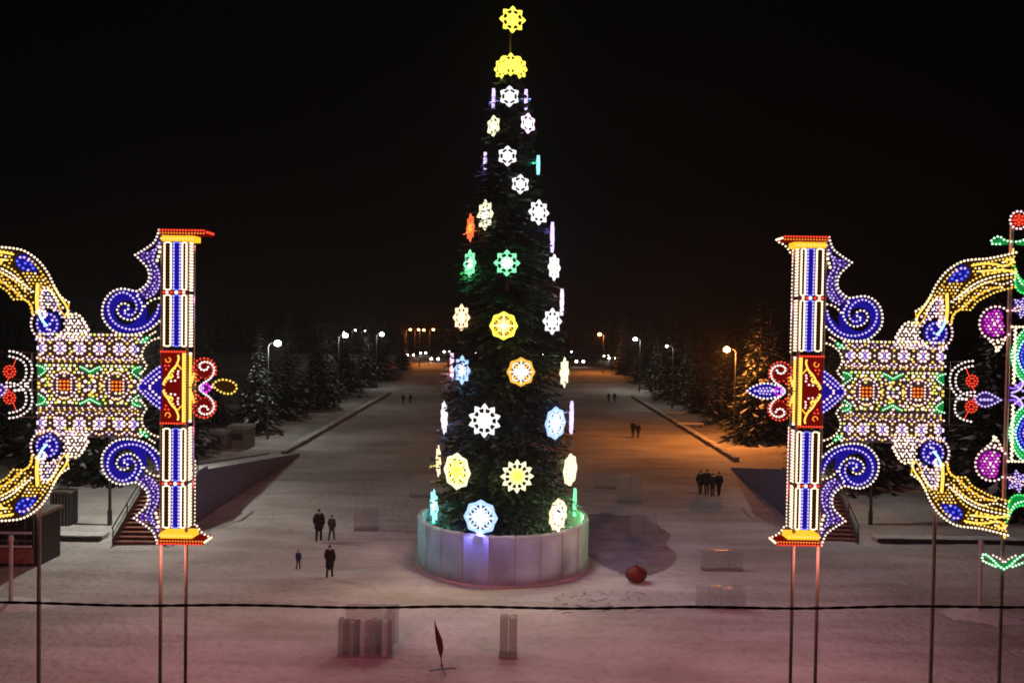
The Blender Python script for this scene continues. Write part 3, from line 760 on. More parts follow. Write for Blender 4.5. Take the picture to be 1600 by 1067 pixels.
# ------------------------------------------------------------------ the big tree
TREE_Y=43.2
tb=at(785,877,TREE_Y); TX=tb.x
prof=[(120,12),(135,19),(150,26),(200,34),(250,41),(330,56),(420,73),(500,86),(580,94),(650,99),(720,104),(800,108),(850,110)]
PX=TREE_Y/F_PX
zprof=sorted([(H_CAM+(505-y)*PX, hw*PX) for y,hw in prof])
def crown_r(z):
    if z<=zprof[0][0]: return zprof[0][1]
    for (a,ra),(b_,rb) in zip(zprof,zprof[1:]):
        if a<=z<=b_: return ra+(rb-ra)*(z-a)/(b_-a)
    return zprof[-1][1]
tree=empty('christmas_tree',(TX,TREE_Y,0)); tag(tree,'huge cone-shaped tree hung with glowing snowflakes inside the ice ring','christmas tree')
b=MB(); b.tube([(0,0,0),(0,0,24),(0,0,28.4)],.16,BARK,10,r2=.05); b.build('trunk',tree)
def sprays(b, z0, z1, rf, nper, mats, rnd, seg=7, droop=.35, ln=.55, wd=.09, inner=.35):
    z=z0
    while z<z1:
        Rr=rf(z); n=max(14,int(nper*Rr)); 
        for k in range(n):
            a=rnd.random()*2*math.pi; zz=z+rnd.uniform(-.15,.15); L=Rr*rnd.uniform(.88,1.10)
            ca,sa=math.cos(a),math.sin(a)
            pts=[]
            for i in range(seg):
                t=inner+(1-inner)*i/(seg-1)
                pts.append((ca*L*t, sa*L*t, zz+.12*L*(1-t)-droop*L*(t**2)*.5+.10*(t>.9)))
            mat=mats[0] if rnd.random()>.22 else mats[1]
            for i in range(seg-1):
                p,q=pts[i],pts[i+1]
                for sd in (-1,1):
                    for rep in (0,1):
                        l=ln*rnd.uniform(.6,1.2)*(1.15-.5*i/seg)
                        fa=a+sd*rnd.uniform(.45,1.0)
                        dx,dy,dz=math.cos(fa)*l,math.sin(fa)*l,rnd.uniform(-.45,.12)*l
                        wx=wd*rnd.uniform(.7,1.4)
                        t=rnd.random(); bx=[p[j]+(q[j]-p[j])*t for j in range(3)]
                        nx,ny=-math.sin(fa)*wx,math.cos(fa)*wx
                        b.add([(bx[0]-nx*.4,bx[1]-ny*.4,bx[2]),(bx[0]+nx*.4,bx[1]+ny*.4,bx[2]),(bx[0]+dx*.7+nx,bx[1]+dy*.7+ny,bx[2]+dz*.6-wx*.6),(bx[0]+dx,bx[1]+dy,bx[2]+dz),(bx[0]+dx*.7-nx,bx[1]+dy*.7-ny,bx[2]+dz*.6+wx*.5)],[(0,1,2,3,4)],mat)
        z+=.30
rnd=random.Random(11)
b=MB(); sprays(b,.9,26.2,crown_r,9.0,(NEEDLE,NEEDLE2),rnd,7,.30,.42,.075,.12); 
b.build('crown',tree)

# snowflake lights: (px, py, width px, height px, side, points, style, outer, inner, light colour, label)
FL=[
(801,31,42,42,0,8,'star','f_yellow','f_yellow',(1,.85,.15),'yellow eight-pointed star at the very tip of the tree'),
(784,106,24,34,-1,8,'star','f_yellow','f_yellow',(1,.85,.15),'yellow snowflake turned left in the trio just below the tip star'),
(798,101,34,36,0,8,'star','f_yellow','f_yellow',(1,.85,.15),'yellow snowflake facing forward in the trio below the tip star'),
(812,106,24,34,1,8,'star','f_yellow','f_yellow',(1,.85,.15),'yellow snowflake turned right in the trio just below the tip star'),
(796,151,28,33,0,6,'star','f_white','f_white',(.9,.9,1),'white six-pointed snowflake between two upright violet bars near the tip'),
(771,155,4,33,-1,6,'star','f_lilac','f_lilac',(.25,.25,1),'violet snowflake seen edge-on left of the highest white snowflake'),
(822,156,5,32,1,6,'star','f_lilac','f_lilac',(.25,.25,1),'violet snowflake seen edge-on right of the highest white snowflake'),
(771,197,21,33,-1,6,'star','f_cream','f_cream',(1,.95,.6),'cream snowflake turned left under the left violet bar'),
(825,193,24,32,1,6,'star','f_pink','f_white',(.9,.6,1),'pinkish white snowflake under the right violet bar'),
(793,244,28,32,0,6,'star','f_white','f_white',(.9,.85,1),'white six-pointed snowflake between the violet bar and the cyan bar'),
(758,252,4,28,-1,6,'star','f_lilac','f_lilac',(.35,.2,1),'short violet bar-like snowflake on the left flank of the upper tree'),
(841,258,5,30,1,6,'star','f_cyan','f_cyan',(.1,.9,.9),'cyan bar-like snowflake on the right flank of the upper tree'),
(813,288,27,31,0,6,'star','f_white','f_white',(.9,.85,1),'lone white snowflake below and right of the one beside the cyan bar'),
(758,336,26,48,-1,8,'star','f_cream','f_white',(1,.85,.6),'bright white snowflake turned left with a red one behind it'),
(735,356,12,44,-1,8,'star','f_red','f_orange',(1,.15,.05),'red snowflake half hidden on the left flank of the tree'),
(842,332,33,40,1,8,'star','f_white','f_white',(.8,.75,1),'white eight-pointed snowflake just above the long violet bar'),
(863,371,5,48,1,8,'star','f_lilac','f_lilac',(.25,.15,1),'long violet bar-like snowflake above the white oval on the right flank'),
(734,412,19,44,-1,8,'star','f_green','f_white',(.1,1,.3),'pale green narrow snowflake left of the bright green star'),
(792,411,42,42,0,8,'star','f_green','f_white',(.1,1,.35),'bright green eight-pointed snowflake in the middle of the tree'),
(866,418,19,42,1,8,'star','f_white','f_cream',(.9,.8,1),'white oval snowflake on the right flank level with the green star'),
(721,496,28,42,-1,8,'star','f_amber','f_cream',(1,.22,.08),'red and cream snowflake left of the yellow flower snowflake'),
(787,509,45,45,0,8,'lobe','f_yellow','f_cream',(1,.85,.15),'yellow flower-like snowflake above the orange one'),
(863,502,31,42,1,8,'star','f_white','f_white',(.8,.8,1),'white eight-pointed snowflake right of the yellow flower snowflake'),
(878,472,5,42,1,8,'star','f_pink','f_pink',(1,.4,.5),'pink bar-like snowflake beside the white snowflake on the right flank'),
(722,578,27,46,-1,8,'star','f_blue','f_white',(.3,.4,1),'pale blue snowflake turned left with a thin pink bar beside it'),
(706,572,5,44,-1,8,'star','f_pink','f_red',(1,.3,.4),'thin pink bar-like snowflake left of the pale blue one'),
(814,581,45,46,0,8,'lobe','f_orange','f_white',(1,.6,.3),'orange and white flower-like snowflake below the yellow flower one'),
(882,582,14,48,1,8,'star','f_cream','f_cream',(1,.95,.4),'cream oval snowflake on the right edge level with the orange one'),
(694,652,10,52,-1,10,'star','f_white','f_lilac',(.45,.35,1),'narrow white oval snowflake on the left edge of the lower tree'),
(757,657,46,54,0,10,'star','f_white','f_cream',(.8,.75,1),'white ten-pointed snowflake with a cream centre above the yellow pair'),
(868,661,34,52,1,8,'lobe','f_blue','f_white',(.10,.14,1),'blue and white snowflake right of the ten-pointed white one'),
(893,652,6,52,1,10,'star','f_lilac','f_pink',(.6,.4,1),'lilac bar-like snowflake right beside the blue and white one'),
(714,736,44,58,-1,8,'lobe','f_cream','f_yellow',(1,.85,.3),'pale yellow flower-like snowflake at the lower left of the tree'),
(685,720,7,50,-1,8,'star','f_amber','f_orange',(1,.5,.2),'thin amber snowflake seen edge-on beside the pale yellow flower one'),
(808,744,52,54,0,12,'star','f_cream','f_yellow',(1,.9,.2),'large yellow many-pointed snowflake above the ice ring'),
(891,734,21,52,1,8,'lobe','f_cream','f_cream',(1,.9,.6),'cream oval snowflake on the right edge above the white red-rimmed one'),
(678,790,13,52,-1,8,'star','f_cyan','f_white',(.2,1,1),'cyan leaf-thin snowflake at the left rim of the ice ring'),
(751,808,48,56,0,8,'lobe','f_blue','f_white',(.16,.16,1),'large pale blue lacy snowflake at the bottom of the tree'),
(872,804,28,52,1,10,'lobe','f_amber','f_white',(1,.7,.6),'white oval snowflake lowest on the right of the tree'),
(898,784,6,44,1,8,'star','f_green','f_green',(.2,1,.3),'green bar-like snowflake at the right rim of the ice ring'),
]
FLK_W=130.0
for (px,py,wpx,hpx,side,n,style,co,ci,lc,lab) in FL:
    z=H_CAM+(505-py)*PX; Rr=crown_r(z)*1.05+.30 if py>90 else .12
    if py>780: Rr=min(Rr,4.12)
    ratio=min(1,wpx/hpx); phi=math.acos(max(.06,ratio))*side if side else 0.0
    if wpx<=6: phi=side*R_(87)
    Yp=TREE_Y-Rr*math.cos(phi); P=at(px,py,Yp)
    if side==0: phi=math.asin(max(-.35,min(.35,(P.x-TX)/max(.6,Rr))))
    view=math.atan2(P.x,P.y); rz=phi - (view if abs(phi)>1 else 0)
    r=hpx/2*Yp/F_PX
    o=empty('snowflake_light',(P.x,P.y,P.z),rz); tag(o,lab,'snowflake light','glowing snowflakes on the tree')
    A,Bm=E[co],E[ci]; b=MB()
    N=n*4; ro=[];ri=[]
    for i in range(N):
        t=math.pi/2+2*math.pi*i/N; ph=i%4
        if style=='star': rad=(1.0,.86,.72,.86)[ph]*r
        else: rad=(1.0,.93,.88,.93)[ph]*r
        ro.append((rad*math.cos(t),rad*math.sin(t))); ri.append((.70*r*math.cos(t),.70*r*math.sin(t)))
    th=.075 if wpx<=6 else .03
    b.ring(ro,ri,-th,th,A)
    # spokes
    for k in range(n):
        t=math.pi/2+2*math.pi*(k)/n
        b.tube([(.30*r*math.cos(t),0,.30*r*math.sin(t)),(.72*r*math.cos(t),0,.72*r*math.sin(t))],.085*r if n<9 else .06*r,A,6)
    if style=='lobe':
        for k in range(4):
            t=math.pi/4+k*math.pi/2; c=(.50*r*math.cos(t),.50*r*math.sin(t))
            P2=[(c[0]+.24*r*math.cos(q),-.035,c[1]+.24*r*math.sin(q)) for q in [2*math.pi*j/14 for j in range(14)]]
            b.tube(P2,.045*r,Bm if co!='f_yellow' else E['gold'],5,closed=True)
    b.build('rim',o)
    b=MB(); hub=[(.47*r*math.cos(2*math.pi*i/16),.47*r*math.sin(2*math.pi*i/16)) for i in range(16)]
    b.prism(hub,-th*.93,th*.93,Bm)
    if style=='lobe':
        for k in range(4):
            t=k*math.pi/2; b.tube([(0,-.03,0),(.8*r*math.cos(t),-.03,.8*r*math.sin(t))],.06*r,Bm,5)
    b.build('hub',o)
    if py>780: lamp(o,(0,-.06,-.85),lc,FLK_W*(6 if px<800 and px>700 else 3.5),.04)
    else: lamp(o,(0,-.17,-.1),lc,FLK_W*(hpx/50)**2,.03)
    lamp(o,(0,.22,.0),lc,FLK_W*.35*(hpx/50)**2,.03)

# ice ring round the tree
ring=empty('ice_ring',(TX,TREE_Y,0)); tag(ring,'round wall of frosted ice panels around the foot of the tree','ice wall')
RR=4.62; NP=22; HR=2.38
rr_=random.Random(4)
for k in range(NP):
    a0=2*math.pi*k/NP+.004; a1=2*math.pi*(k+1)/NP-.004
    b=MB(); vs=[];seg=6
    h0=HR+rr_.uniform(-.015,.015)
    for i in range(seg+1):
        a=a0+(a1-a0)*i/seg
        for (rad,z) in ((RR,0),(RR+.0,h0),(RR-.05,h0+.06),(RR-.26,h0+.05),(RR-.30,h0),(RR-.30,0)):
            zz=z+(rr_.uniform(-.03,.03) if z>2 else 0)
            vs.append((rad*math.cos(a),rad*math.sin(a),zz))
    fs=[]
    for i in range(seg):
        for j in range(5): fs.append((i*6+j,(i+1)*6+j,(i+1)*6+j+1,i*6+j+1))
    fs.append((0,1,2,3,4,5)); fs.append(tuple(seg*6+j for j in range(5,-1,-1)))
    b.add(vs,fs,ICEWALL); b.build('ice_panel',ring)
b=MB(); vs=[(0,0,.30)];fs=[]
for i in range(48):
    a=2*math.pi*i/48; vs.append(((RR-.31)*math.cos(a),(RR-.31)*math.sin(a),0.25+.06*math.sin(i*1.9)))
for i in range(48): fs.append((0,1+i,1+(i+1)%48))
b.add(vs,fs,CLEAN); b.build('snow_bed',ring)
b=MB(); vs=[];fs=[]
for i in range(64):
    a=2*math.pi*i/64; w_=.14+.06*math.sin(i*.7)+.04*math.sin(i*1.9)
    vs += [((RR+.01)*math.cos(a),(RR+.01)*math.sin(a),.04),((RR+w_)*math.cos(a),(RR+w_)*math.sin(a),-.06)]
for i in range(64):
    j=(i+1)%64; fs.append((2*i,2*j,2*j+1,2*i+1))
b.add(vs,fs,SNOW); b.build('snow_skirt',ring,smooth=True)

# ------------------------------------------------------------------ street lamps
def lamp_post(Xp,Yp,h,armdir,mat,label,col=None,power=0,group='lamps along the promenade',head_r=.26,z0=0):
    o=empty('street_lamp',(Xp,Yp,z0)); tag(o,label,'street lamp',group)
    b=MB(); b.tube([(0,0,0),(0,0,h-.3)],.10,LPOLE,8,r2=.06); b.tube([(0,0,0),(0,0,.9)],.14,LPOLE,8); b.build('pole',o)
    b=MB(); b.tube([(0,0,h-.5),(armdir*.15,0,h-.05),(armdir*.55,0,h+.1),(armdir*.85,0,h+.1)],.04,LPOLE,6); b.build('arm',o)
    b=MB(); b.box((armdir*1.0,0,h+.20),(.75,.34,.10),STEEL); hd=b.build('lamp_head',o)
    b=MB(); b.add((_IV*np.array([head_r,head_r,head_r*.9])+np.array([armdir*1.0,-.02,h+.0])).tolist(),_IF,mat); b.build('lens',hd)
    if power: lamp(o,(armdir*1.0,-.05,h-head_r-.10),col,power,.05)
    return o
Wc=(1,.97,.80); Oc=(1,.28,.045)
UNLIT=pmat('dull_lamp_glass',(.3,.3,.3),.2)
def put_lamp(px,py_top,Xp,Yp,armdir,mat,label,col,power,**k):
    h=at(px,py_top,Yp).z; lamp_post(Xp,Yp,h,armdir,mat,label,col,power,**k)
put_lamp(180,547,-24.6,49,1,LAMPW,'lit white street lamp shining through the left carpet panel',Wc,2600,head_r=.40)
put_lamp(424,536,-25.6,84,1,LAMPW,'lit white street lamp nearest right of the left pylon',Wc,700,head_r=.40)
put_lamp(531,524,-25.6,118,1,LAMPW,'second lit white street lamp going away on the left side',Wc,450,head_r=.44)
put_lamp(583,522,-25.6,151,1,LAMPW,'third lit white street lamp going away on the left side',Wc,400,head_r=.46)
put_lamp(1352,566,23.6,52,-1,LAMPW,'street lamp whose pole stands below the right carpet panel, its head hidden by the panel',Wc,600)
put_lamp(1139,546,24.1,86,-1,LAMPO,'lit orange street lamp left of the right pylon',Oc,5600,head_r=.42)
put_lamp(1050,541,24.6,122,-1,LAMPW,'faint white street lamp among the trees on the right side',Wc,300,head_r=.2)
put_lamp(997,530,24.7,154,-1,LAMPW,'lit white street lamp farthest on the right side',Wc,900,head_r=.44)
put_lamp(944,529,22.0,192,-1,LAMPO,'single orange street lamp at the far end right of the tree',Oc,2600,head_r=.50,z0=1)
for i,(px,py,D,lab) in enumerate(((641,521,205,'leftmost of the four orange lamps far left of the tree'),(654,521,212,'second from left of the four distant orange lamps'),(662,522,198,'third from left of the four distant orange lamps'),(677,521,207,'rightmost of the four distant orange lamps, nearest the tree'))):
    P=at(px,py,D); lamp_post(P.x-1,D,P.z,1,LAMPO,lab,Oc,900,group='distant orange lamps',head_r=.36,z0=1)
for px,py,D,lab in ((538,519,190,'small white lamp just right of the second left street lamp'),(555,516,260,'faint far white lamp between two brighter left lamps'),(570,517,240,'small far white lamp beside the third left street lamp')):
    P=at(px,py,D); lamp_post(P.x-1,D,P.z,1,LAMPW,lab,Wc,400,group='small far white lamps',head_r=.26)
for px,py,D,lab in ((893,552,270,'small low white lamp right of the tree above two headlights'),(847,562,240,'low white lamp seen between the boughs right of the orange snowflake')):
    P=at(px,py,D); lamp_post(P.x+1,D,max(2.5,P.z-1),-1,LAMPW,lab,Wc,0,group='small low white lamps',head_r=.30,z0=1)

# two short pale posts in snow mounds in front of the gates' wings
for px,py,top,lab in ((1530,960,842,'short pale post in a snow mound below the right yellow arch'),(17,945,836,'short pale post in the snow below the left yellow arch')):
    g=ground(px,py); o=empty('marker_post',g); tag(o,lab,'post','short pale posts')
    h=at(px,top,g.y).z
    b=MB(); b.tube([(0,0,0),(0,0,h)],.085,PAINTPOLE,8); b.tube([(0,0,h-.25),(0,0,h-.1)],.12,PAINTPOLE,8); b.build('pole',o)
    b=MB(); vs=[(0,0,.22)];fs=[];n=20
    for j,(rr,zz) in enumerate(((.5,.2),(1.2,.08),(2.0,-.06))):
        for i in range(n):
            a=2*math.pi*i/n; k=1+.15*math.sin(i*2.1+j); vs.append((rr*k*math.cos(a),rr*k*.6*math.sin(a),zz))
    for i in range(n): fs.append((0,1+i,1+(i+1)%n))
    for j in range(2):
        for i in range(n): fs.append((1+j*n+i,1+(j+1)*n+i,1+(j+1)*n+(i+1)%n,1+j*n+(i+1)%n))
    b.add(vs,fs,CLEAN); b.build('snow_mound',o,smooth=True)

# ------------------------------------------------------------------ ice slides with brown stairs
def slide(base, rz, Wd, label, L=24, pw=1.0):
    o=empty('ice_slide',base,rz); tag(o,label,'slide','ice slides with brown stairs')
    n=16; run=5.2; H=2.9
    b=MB()
    for i in range(n):
        z=H*(i+1)/n; y=run*i/n
        b.box((0,y+run/n/2,z-.03),(Wd-.2,run/n*.96,.06),WOODRED)
        b.box((0,y+run/n-.015,z-.12),(Wd-.24,.025,.13),pm_riser)
    b.build('steps',o)
    for sx in (-1,1):
        b=MB(); x=sx*(Wd/2-.05)
        b.prism([(0,0)],0,0,DARK) if False else None
        vs=[];  pr=[(0,.0),(0,.35),(run,H+.35),(run+1.6,H+.35),(run+1.6,0)]
        for yy,zz in pr: vs.append((x-.05,yy,zz))
        for yy,zz in pr: vs.append((x+.05,yy,zz))
        k=len(pr); fs=[tuple(range(k)),tuple(range(2*k-1,k-1,-1))]+[(i,(i+1)%k,(i+1)%k+k,i+k) for i in range(k)]
        b.add(vs,fs,PANELBLUE if sx*base[0]<0 else ROOFING); b.build('side_board',o)
        b=MB(); b.tube([(x,-.1,.95),(x,run,H+1.0),(x,run+1.6,H+1.0)],.045,DARK,6)
        b.tube([(x,-.1,.55),(x,run,H+.6)],.03,DARK,6)
        for t in (0,.33,.66,1): b.tube([(x,run*t,H*t),(x,run*t,H*t+1.0)],.035,DARK,6)
        b.build('handrail',o)
    b=MB(); b.box((0,run+.8,H-.05),(Wd-.22,1.6,.1),CLEAN); b.build('deck',o)
    b=MB(); m_=16; vs=[]
    for i in range(m_+1):
        t=i/m_; yy=run+1.6+L*t; zz=H*(1-t)**pw+.04
        vs += [(-Wd/2+.1,yy,zz),(Wd/2-.1,yy,zz)]
    b.add(vs,[(2*i,2*i+1,2*i+3,2*i+2) for i in range(m_)],CLEAN); b.build('ice_chute',o,smooth=True)
    for sx in (-1,1):
        b=MB(); x=sx*(Wd/2-.03); vs=[]
        for i in range(m_+1):
            t=i/m_; yy=run+1.6+L*t; zz=H*(1-t)**pw+.16
            vs += [(x-.04,yy,0),(x-.04,yy,zz),(x+.04,yy,zz),(x+.04,yy,0)]
        fs=[]
        for i in range(m_):
            for j in range(4): fs.append((4*i+j,4*i+(j+1)%4,4*(i+1)+(j+1)%4,4*(i+1)+j))
        fs += [(0,1,2,3),(4*m_+3,4*m_+2,4*m_+1,4*m_)]
        b.add(vs,fs,PANELBLUE); b.build('chute_wall',o)
    return o
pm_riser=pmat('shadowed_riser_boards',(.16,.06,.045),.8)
slide((-20.9,44.8,0),R_(1),2.9,'ice slide with brown stairs and blue side boards behind the left pylon')
slide((19.6,47.8,0),R_(-4),2.8,'ice slide with brown stairs and dark handrail behind the right pylon',17,1.0)

# ------------------------------------------------------------------ kiosks
def kiosk(px0,px1,pyt,pyb,label,depth=2.2,mat=None,window=True,snow=True):
    g=ground((px0+px1)/2,pyb); wd=(px1-px0)*g.y/F_PX; h=at((px0+px1)/2,pyt,g.y).z
    o=empty('kiosk',g+Vector((0,depth/2,0))); tag(o,label,'kiosk')
    b=MB(); b.box((0,0,h*.46),(wd,depth,h*.92),mat or ROOFING); 
    for k in range(6): b.box((-wd/2+wd*(k+.5)/6,-depth/2-.012,h*.46),(.05,.02,h*.9),STEEL)
    b.build('wall',o)
    b=MB(); b.box((0,0,h*.95),(wd*1.08,depth*1.1,h*.06),STEEL); rf=b.build('roof',o)
    if snow:
        b=MB(); b.box((0,0,h*1.02),(wd*1.04,depth*1.06,h*.08),TERR); b.build('snow_cover',rf)
    if window:
        b=MB(); b.box((0,-depth/2-.03,h*.6),(wd*.5,.05,h*.3),DARK); b.build('shutter',o)
    return o
kiosk(322,353,676,708,'left one of two small grey kiosks under the nearest left lamp')
kiosk(355,387,668,704,'right one of two small grey kiosks, slightly taller, under the nearest left lamp')
kiosk(78,108,766,822,'narrow grey kiosk standing behind the left gate post',1.0,DARK,False,False)
k=kiosk(-22,60,800,884,'dark kiosk with a striped front at the left frame edge',2.0,DARK,True,False)
b=MB(); wd=2.6
for j,(zz,mt) in enumerate(((1.75,CLEAN),(1.35,ROOFING),(1.05,CLEAN))): b.box((.25,-1.12,zz),(1.6,.10,.10),mt)
b.box((.25,-1.10,.55),(1.7,.08,.75),WOODRED); b.build('counter',k)
g=ground(1535,812)
o=empty('tent',g); tag(o,'pale rounded tent behind the right yellow arch','tent')
b=MB(); vs=[];fs=[]
for j in range(2):
    for i in range(13):
        t=math.pi*i/12; vs.append((1.5*math.cos(t),j*3.2,2.1*math.sin(t)**.8 if 0<i<12 else 0))
for i in range(12): fs.append((i,i+1,14+i,13+i))
fs.append(tuple(range(13))); fs.append(tuple(range(25,12,-1)))
b.add(vs,fs,pmat('grey_canvas',(.30,.28,.27),.8)); b.build('canvas',o)
b=MB(); b.box((0,-.03,.8),(.9,.04,1.6),DARK); b.build('entrance',o)
for px,py,wd,lab in ((1057,650,2.6,'snow-covered bench nearer the faint white lamp on the right'),(1078,668,3.2,'larger snow-covered bench farther right beside the kerb wall')):
    g=ground(px,py); o=empty('snowy_bench',g); tag(o,lab,'bench','snow-covered benches')
    b=MB(); b.box((0,0,.42),(wd,.5,.06),WOODRED); b.build('seat',o)
    b=MB(); b.box((0,.24,.60),(wd,.06,.16),WOODRED); b.build('backrest',o)
    for sx in (-1,1):
        b=MB(); b.box((sx*wd*.42,0,.2),(.1,.45,.40),DARK); b.build('leg',o)
    b=MB(); b.box((0,-.04,.54),(wd*1.03,.62,.17),CLEAN); b.build('snow_cover',o)

# ------------------------------------------------------------------ ice pieces on the plaza
def ice_piece(px0,px1,pyt,pyb,label,cols=1,depth=.5,seed=1,back=None,mat=ICE):
    rn=random.Random(seed)
    g=ground((px0+px1)/2,pyb); wd=(px1-px0)*g.y/F_PX; h=at((px0+px1)/2,pyt,g.y).z
    o=empty('ice_wall' if cols>2 else 'ice_block',g); tag(o,label,'ice sculpture','ice pieces on the plaza')
    for i in range(cols):
        b=MB(); w1=wd/cols; hh=h*rn.uniform(.93,1.0); x=-wd/2+w1*(i+.5); dy=rn.uniform(-.03,.03)
        c=.04
        lay=[(w1/2-.012,depth/2,0),(w1/2-.012,depth/2,hh-c),(w1/2-c,depth/2-c,hh)]
        vs=[]
        for (a,d_,z) in lay: vs += [(x-a,dy-d_,z),(x+a,dy-d_,z),(x+a,dy+d_,z),(x-a,dy+d_,z)]
        vs[8:]=[(p[0],p[1],p[2]+rn.uniform(-.03,.02)) for p in vs[8:]]
        fs=[(0,3,2,1)]+[(4*l+j,4*l+(j+1)%4,4*l+4+(j+1)%4,4*l+4+j) for l in range(2) for j in range(4)]+[(8,9,10,11)]
        b.add(vs,fs,mat if cols<7 else ICES[(0,1,0,1,2,0,0,1,2,0)[i%10]]); b.build('ice_slab',o)
    if back:
        b=MB(); b.box((wd/2-.25,back/2+.3,h*.5),(.25,back,h*1.0),mat); b.build('side_slab',o)
        b=MB(); b.box((0.0,back+.4,h*.5),(wd,.25,h*.98),mat); b.build('back_slab',o)
    b=MB(); b.box((0,0,.03),(wd*1.02,depth*1.1,.05),TERR); b.build('snow_base',o)
    return o
ice_piece(528,614,966,1024,'row of clear ice slabs forming a box near the bottom left of centre',10,.3,2,back=1.1)
ice_piece(780,808,958,1024,'single tall ice slab directly in front of the ice ring',2,.45,3,mat=ICES[0])
ice_piece(554,590,792,828,'dim ice block on the snow between the couple and the ring',1,.7,4)
ice_piece(985,1026,800,836,'squat ice block behind the red ball right of the tree',2,.7,5)
ice_piece(965,1002,742,784,'tapering ice block farthest back right of the tree',2,.7,6)
ice_piece(1095,1160,856,890,'long low ice block right of the red ball',3,.4,7)
ice_piece(1088,1165,914,950,'low slanting ice block nearest on the right of the plaza',4,.4,8)
ice_piece(640,672,742,776,'dim ice block touching the left flank of the tree',1,.6,9)
ice_piece(930,962,738,762,'small snowy ice block right beside the tree',1,.6,10)

# swept patch of bare dark ice beside the ring
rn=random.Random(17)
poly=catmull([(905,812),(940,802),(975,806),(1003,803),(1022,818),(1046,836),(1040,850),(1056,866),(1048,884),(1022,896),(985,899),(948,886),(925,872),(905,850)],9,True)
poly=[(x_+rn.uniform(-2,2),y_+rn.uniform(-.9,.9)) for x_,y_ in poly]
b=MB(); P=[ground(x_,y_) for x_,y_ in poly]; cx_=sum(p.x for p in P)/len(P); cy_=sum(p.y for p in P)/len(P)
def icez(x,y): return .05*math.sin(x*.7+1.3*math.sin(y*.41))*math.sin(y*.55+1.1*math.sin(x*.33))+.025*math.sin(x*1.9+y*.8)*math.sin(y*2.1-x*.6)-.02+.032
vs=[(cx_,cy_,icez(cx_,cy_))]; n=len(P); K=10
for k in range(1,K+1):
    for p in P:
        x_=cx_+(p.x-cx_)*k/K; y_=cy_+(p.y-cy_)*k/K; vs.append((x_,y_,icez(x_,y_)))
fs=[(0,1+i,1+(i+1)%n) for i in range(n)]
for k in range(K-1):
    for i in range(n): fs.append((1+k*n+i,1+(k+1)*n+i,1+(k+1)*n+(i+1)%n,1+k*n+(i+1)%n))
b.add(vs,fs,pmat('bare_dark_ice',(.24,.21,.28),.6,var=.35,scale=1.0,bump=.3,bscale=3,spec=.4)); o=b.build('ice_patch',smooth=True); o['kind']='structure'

# red ball
g=ground(996,913); o=empty('inflatable_ball',g+Vector((0,.4,0))); tag(o,'dark red round ball lying on the snow right of the ice ring','ball')
b=MB(); vs=[];fs=[];nu,nv=28,14
for j in range(nv+1):
    t=math.pi*j/nv
    for i in range(nu):
        a=2*math.pi*i/nu; k=1-.06*abs(math.sin(a*4))
        vs.append((.56*k*math.sin(t)*math.cos(a),.50*k*math.sin(t)*math.sin(a),.40+.41*math.cos(t)))
for j in range(nv):
    for i in range(nu): fs.append((j*nu+i,(j+1)*nu+i,(j+1)*nu+(i+1)%nu,j*nu+(i+1)%nu))
b.add(vs,fs,REDCLOTH); b.build('skin_panels',o,smooth=True)
b=MB(); b.tube([(0,0,.80),(0,0,.86)],.06,DARK,8); b.build('valve_cap',o)

# feather flag on a cross foot
g=ground(692,1047); T=at(679,970,g.y-.0)
o=empty('feather_flag',g); tag(o,'dark maroon narrow flag leaning on a cross foot near the bottom centre','flag')
dx,hz=T.x-g.x,T.z
b=MB(); b.tube([(0,0,.05),(dx,0,hz)],.02,DARK,6); b.build('pole',o)
b=MB(); 
def lp(t,off): return (dx*t+off, hz*t)
poly=[lp(.22,.0),lp(.45,.16),lp(.62,.17),lp(.80,.09),lp(1,0),lp(.8,-.05),lp(.6,-.07),lp(.4,-.05)]
b.prism(poly,-.012,.012,FLAGCLOTH); b.build('cloth',o)
b=MB()
for a in (15,105,195,285): b.tube([(0,0,.06),(.42*math.cos(R_(a)),.42*math.sin(R_(a)),.05),(.5*math.cos(R_(a)),.5*math.sin(R_(a)),.015)],.02,DARK,5)
b.build('cross_foot',o)

# dark twigs on the snow
b=MB(); rn=random.Random(9)
for k in range(30):
    g=ground(rn.uniform(870,1010),rn.uniform(925,958),.03); a=rn.uniform(0,3.14); l=rn.uniform(.15,.7)
    b.tube([(g.x,g.y,.02),(g.x+l*.5*math.cos(a),g.y+l*.5*math.sin(a),.08*rn.random()+.02),(g.x+l*math.cos(a+.3),g.y+l*math.sin(a+.3),.02)],.012,BARK,4)
o=b.build('fallen_twigs'); tag(o,'dark twigs scattered on the snow in front of the ring','twigs',kind='stuff')

# ------------------------------------------------------------------ power cable across the view
A_=at(-60,941,7.5); B_=at(1660,946.5,7.5)
b=MB()
for ph in (0,math.pi):
    P=[]
    for i in range(241):
        t=i/240; c=A_.lerp(B_,t); s_=.005; q=t*2*math.pi*26+ph
        P.append((c.x,c.y+s_*math.cos(q),c.z-.03*(1-(2*t-1)**2)+.008*math.sin(t*31)+s_*math.sin(q)))
    b.tube(P,.0095,RUBBER,6)
o=b.build('power_cable'); tag(o,'black twisted power cable strung straight across the lower view','cable')

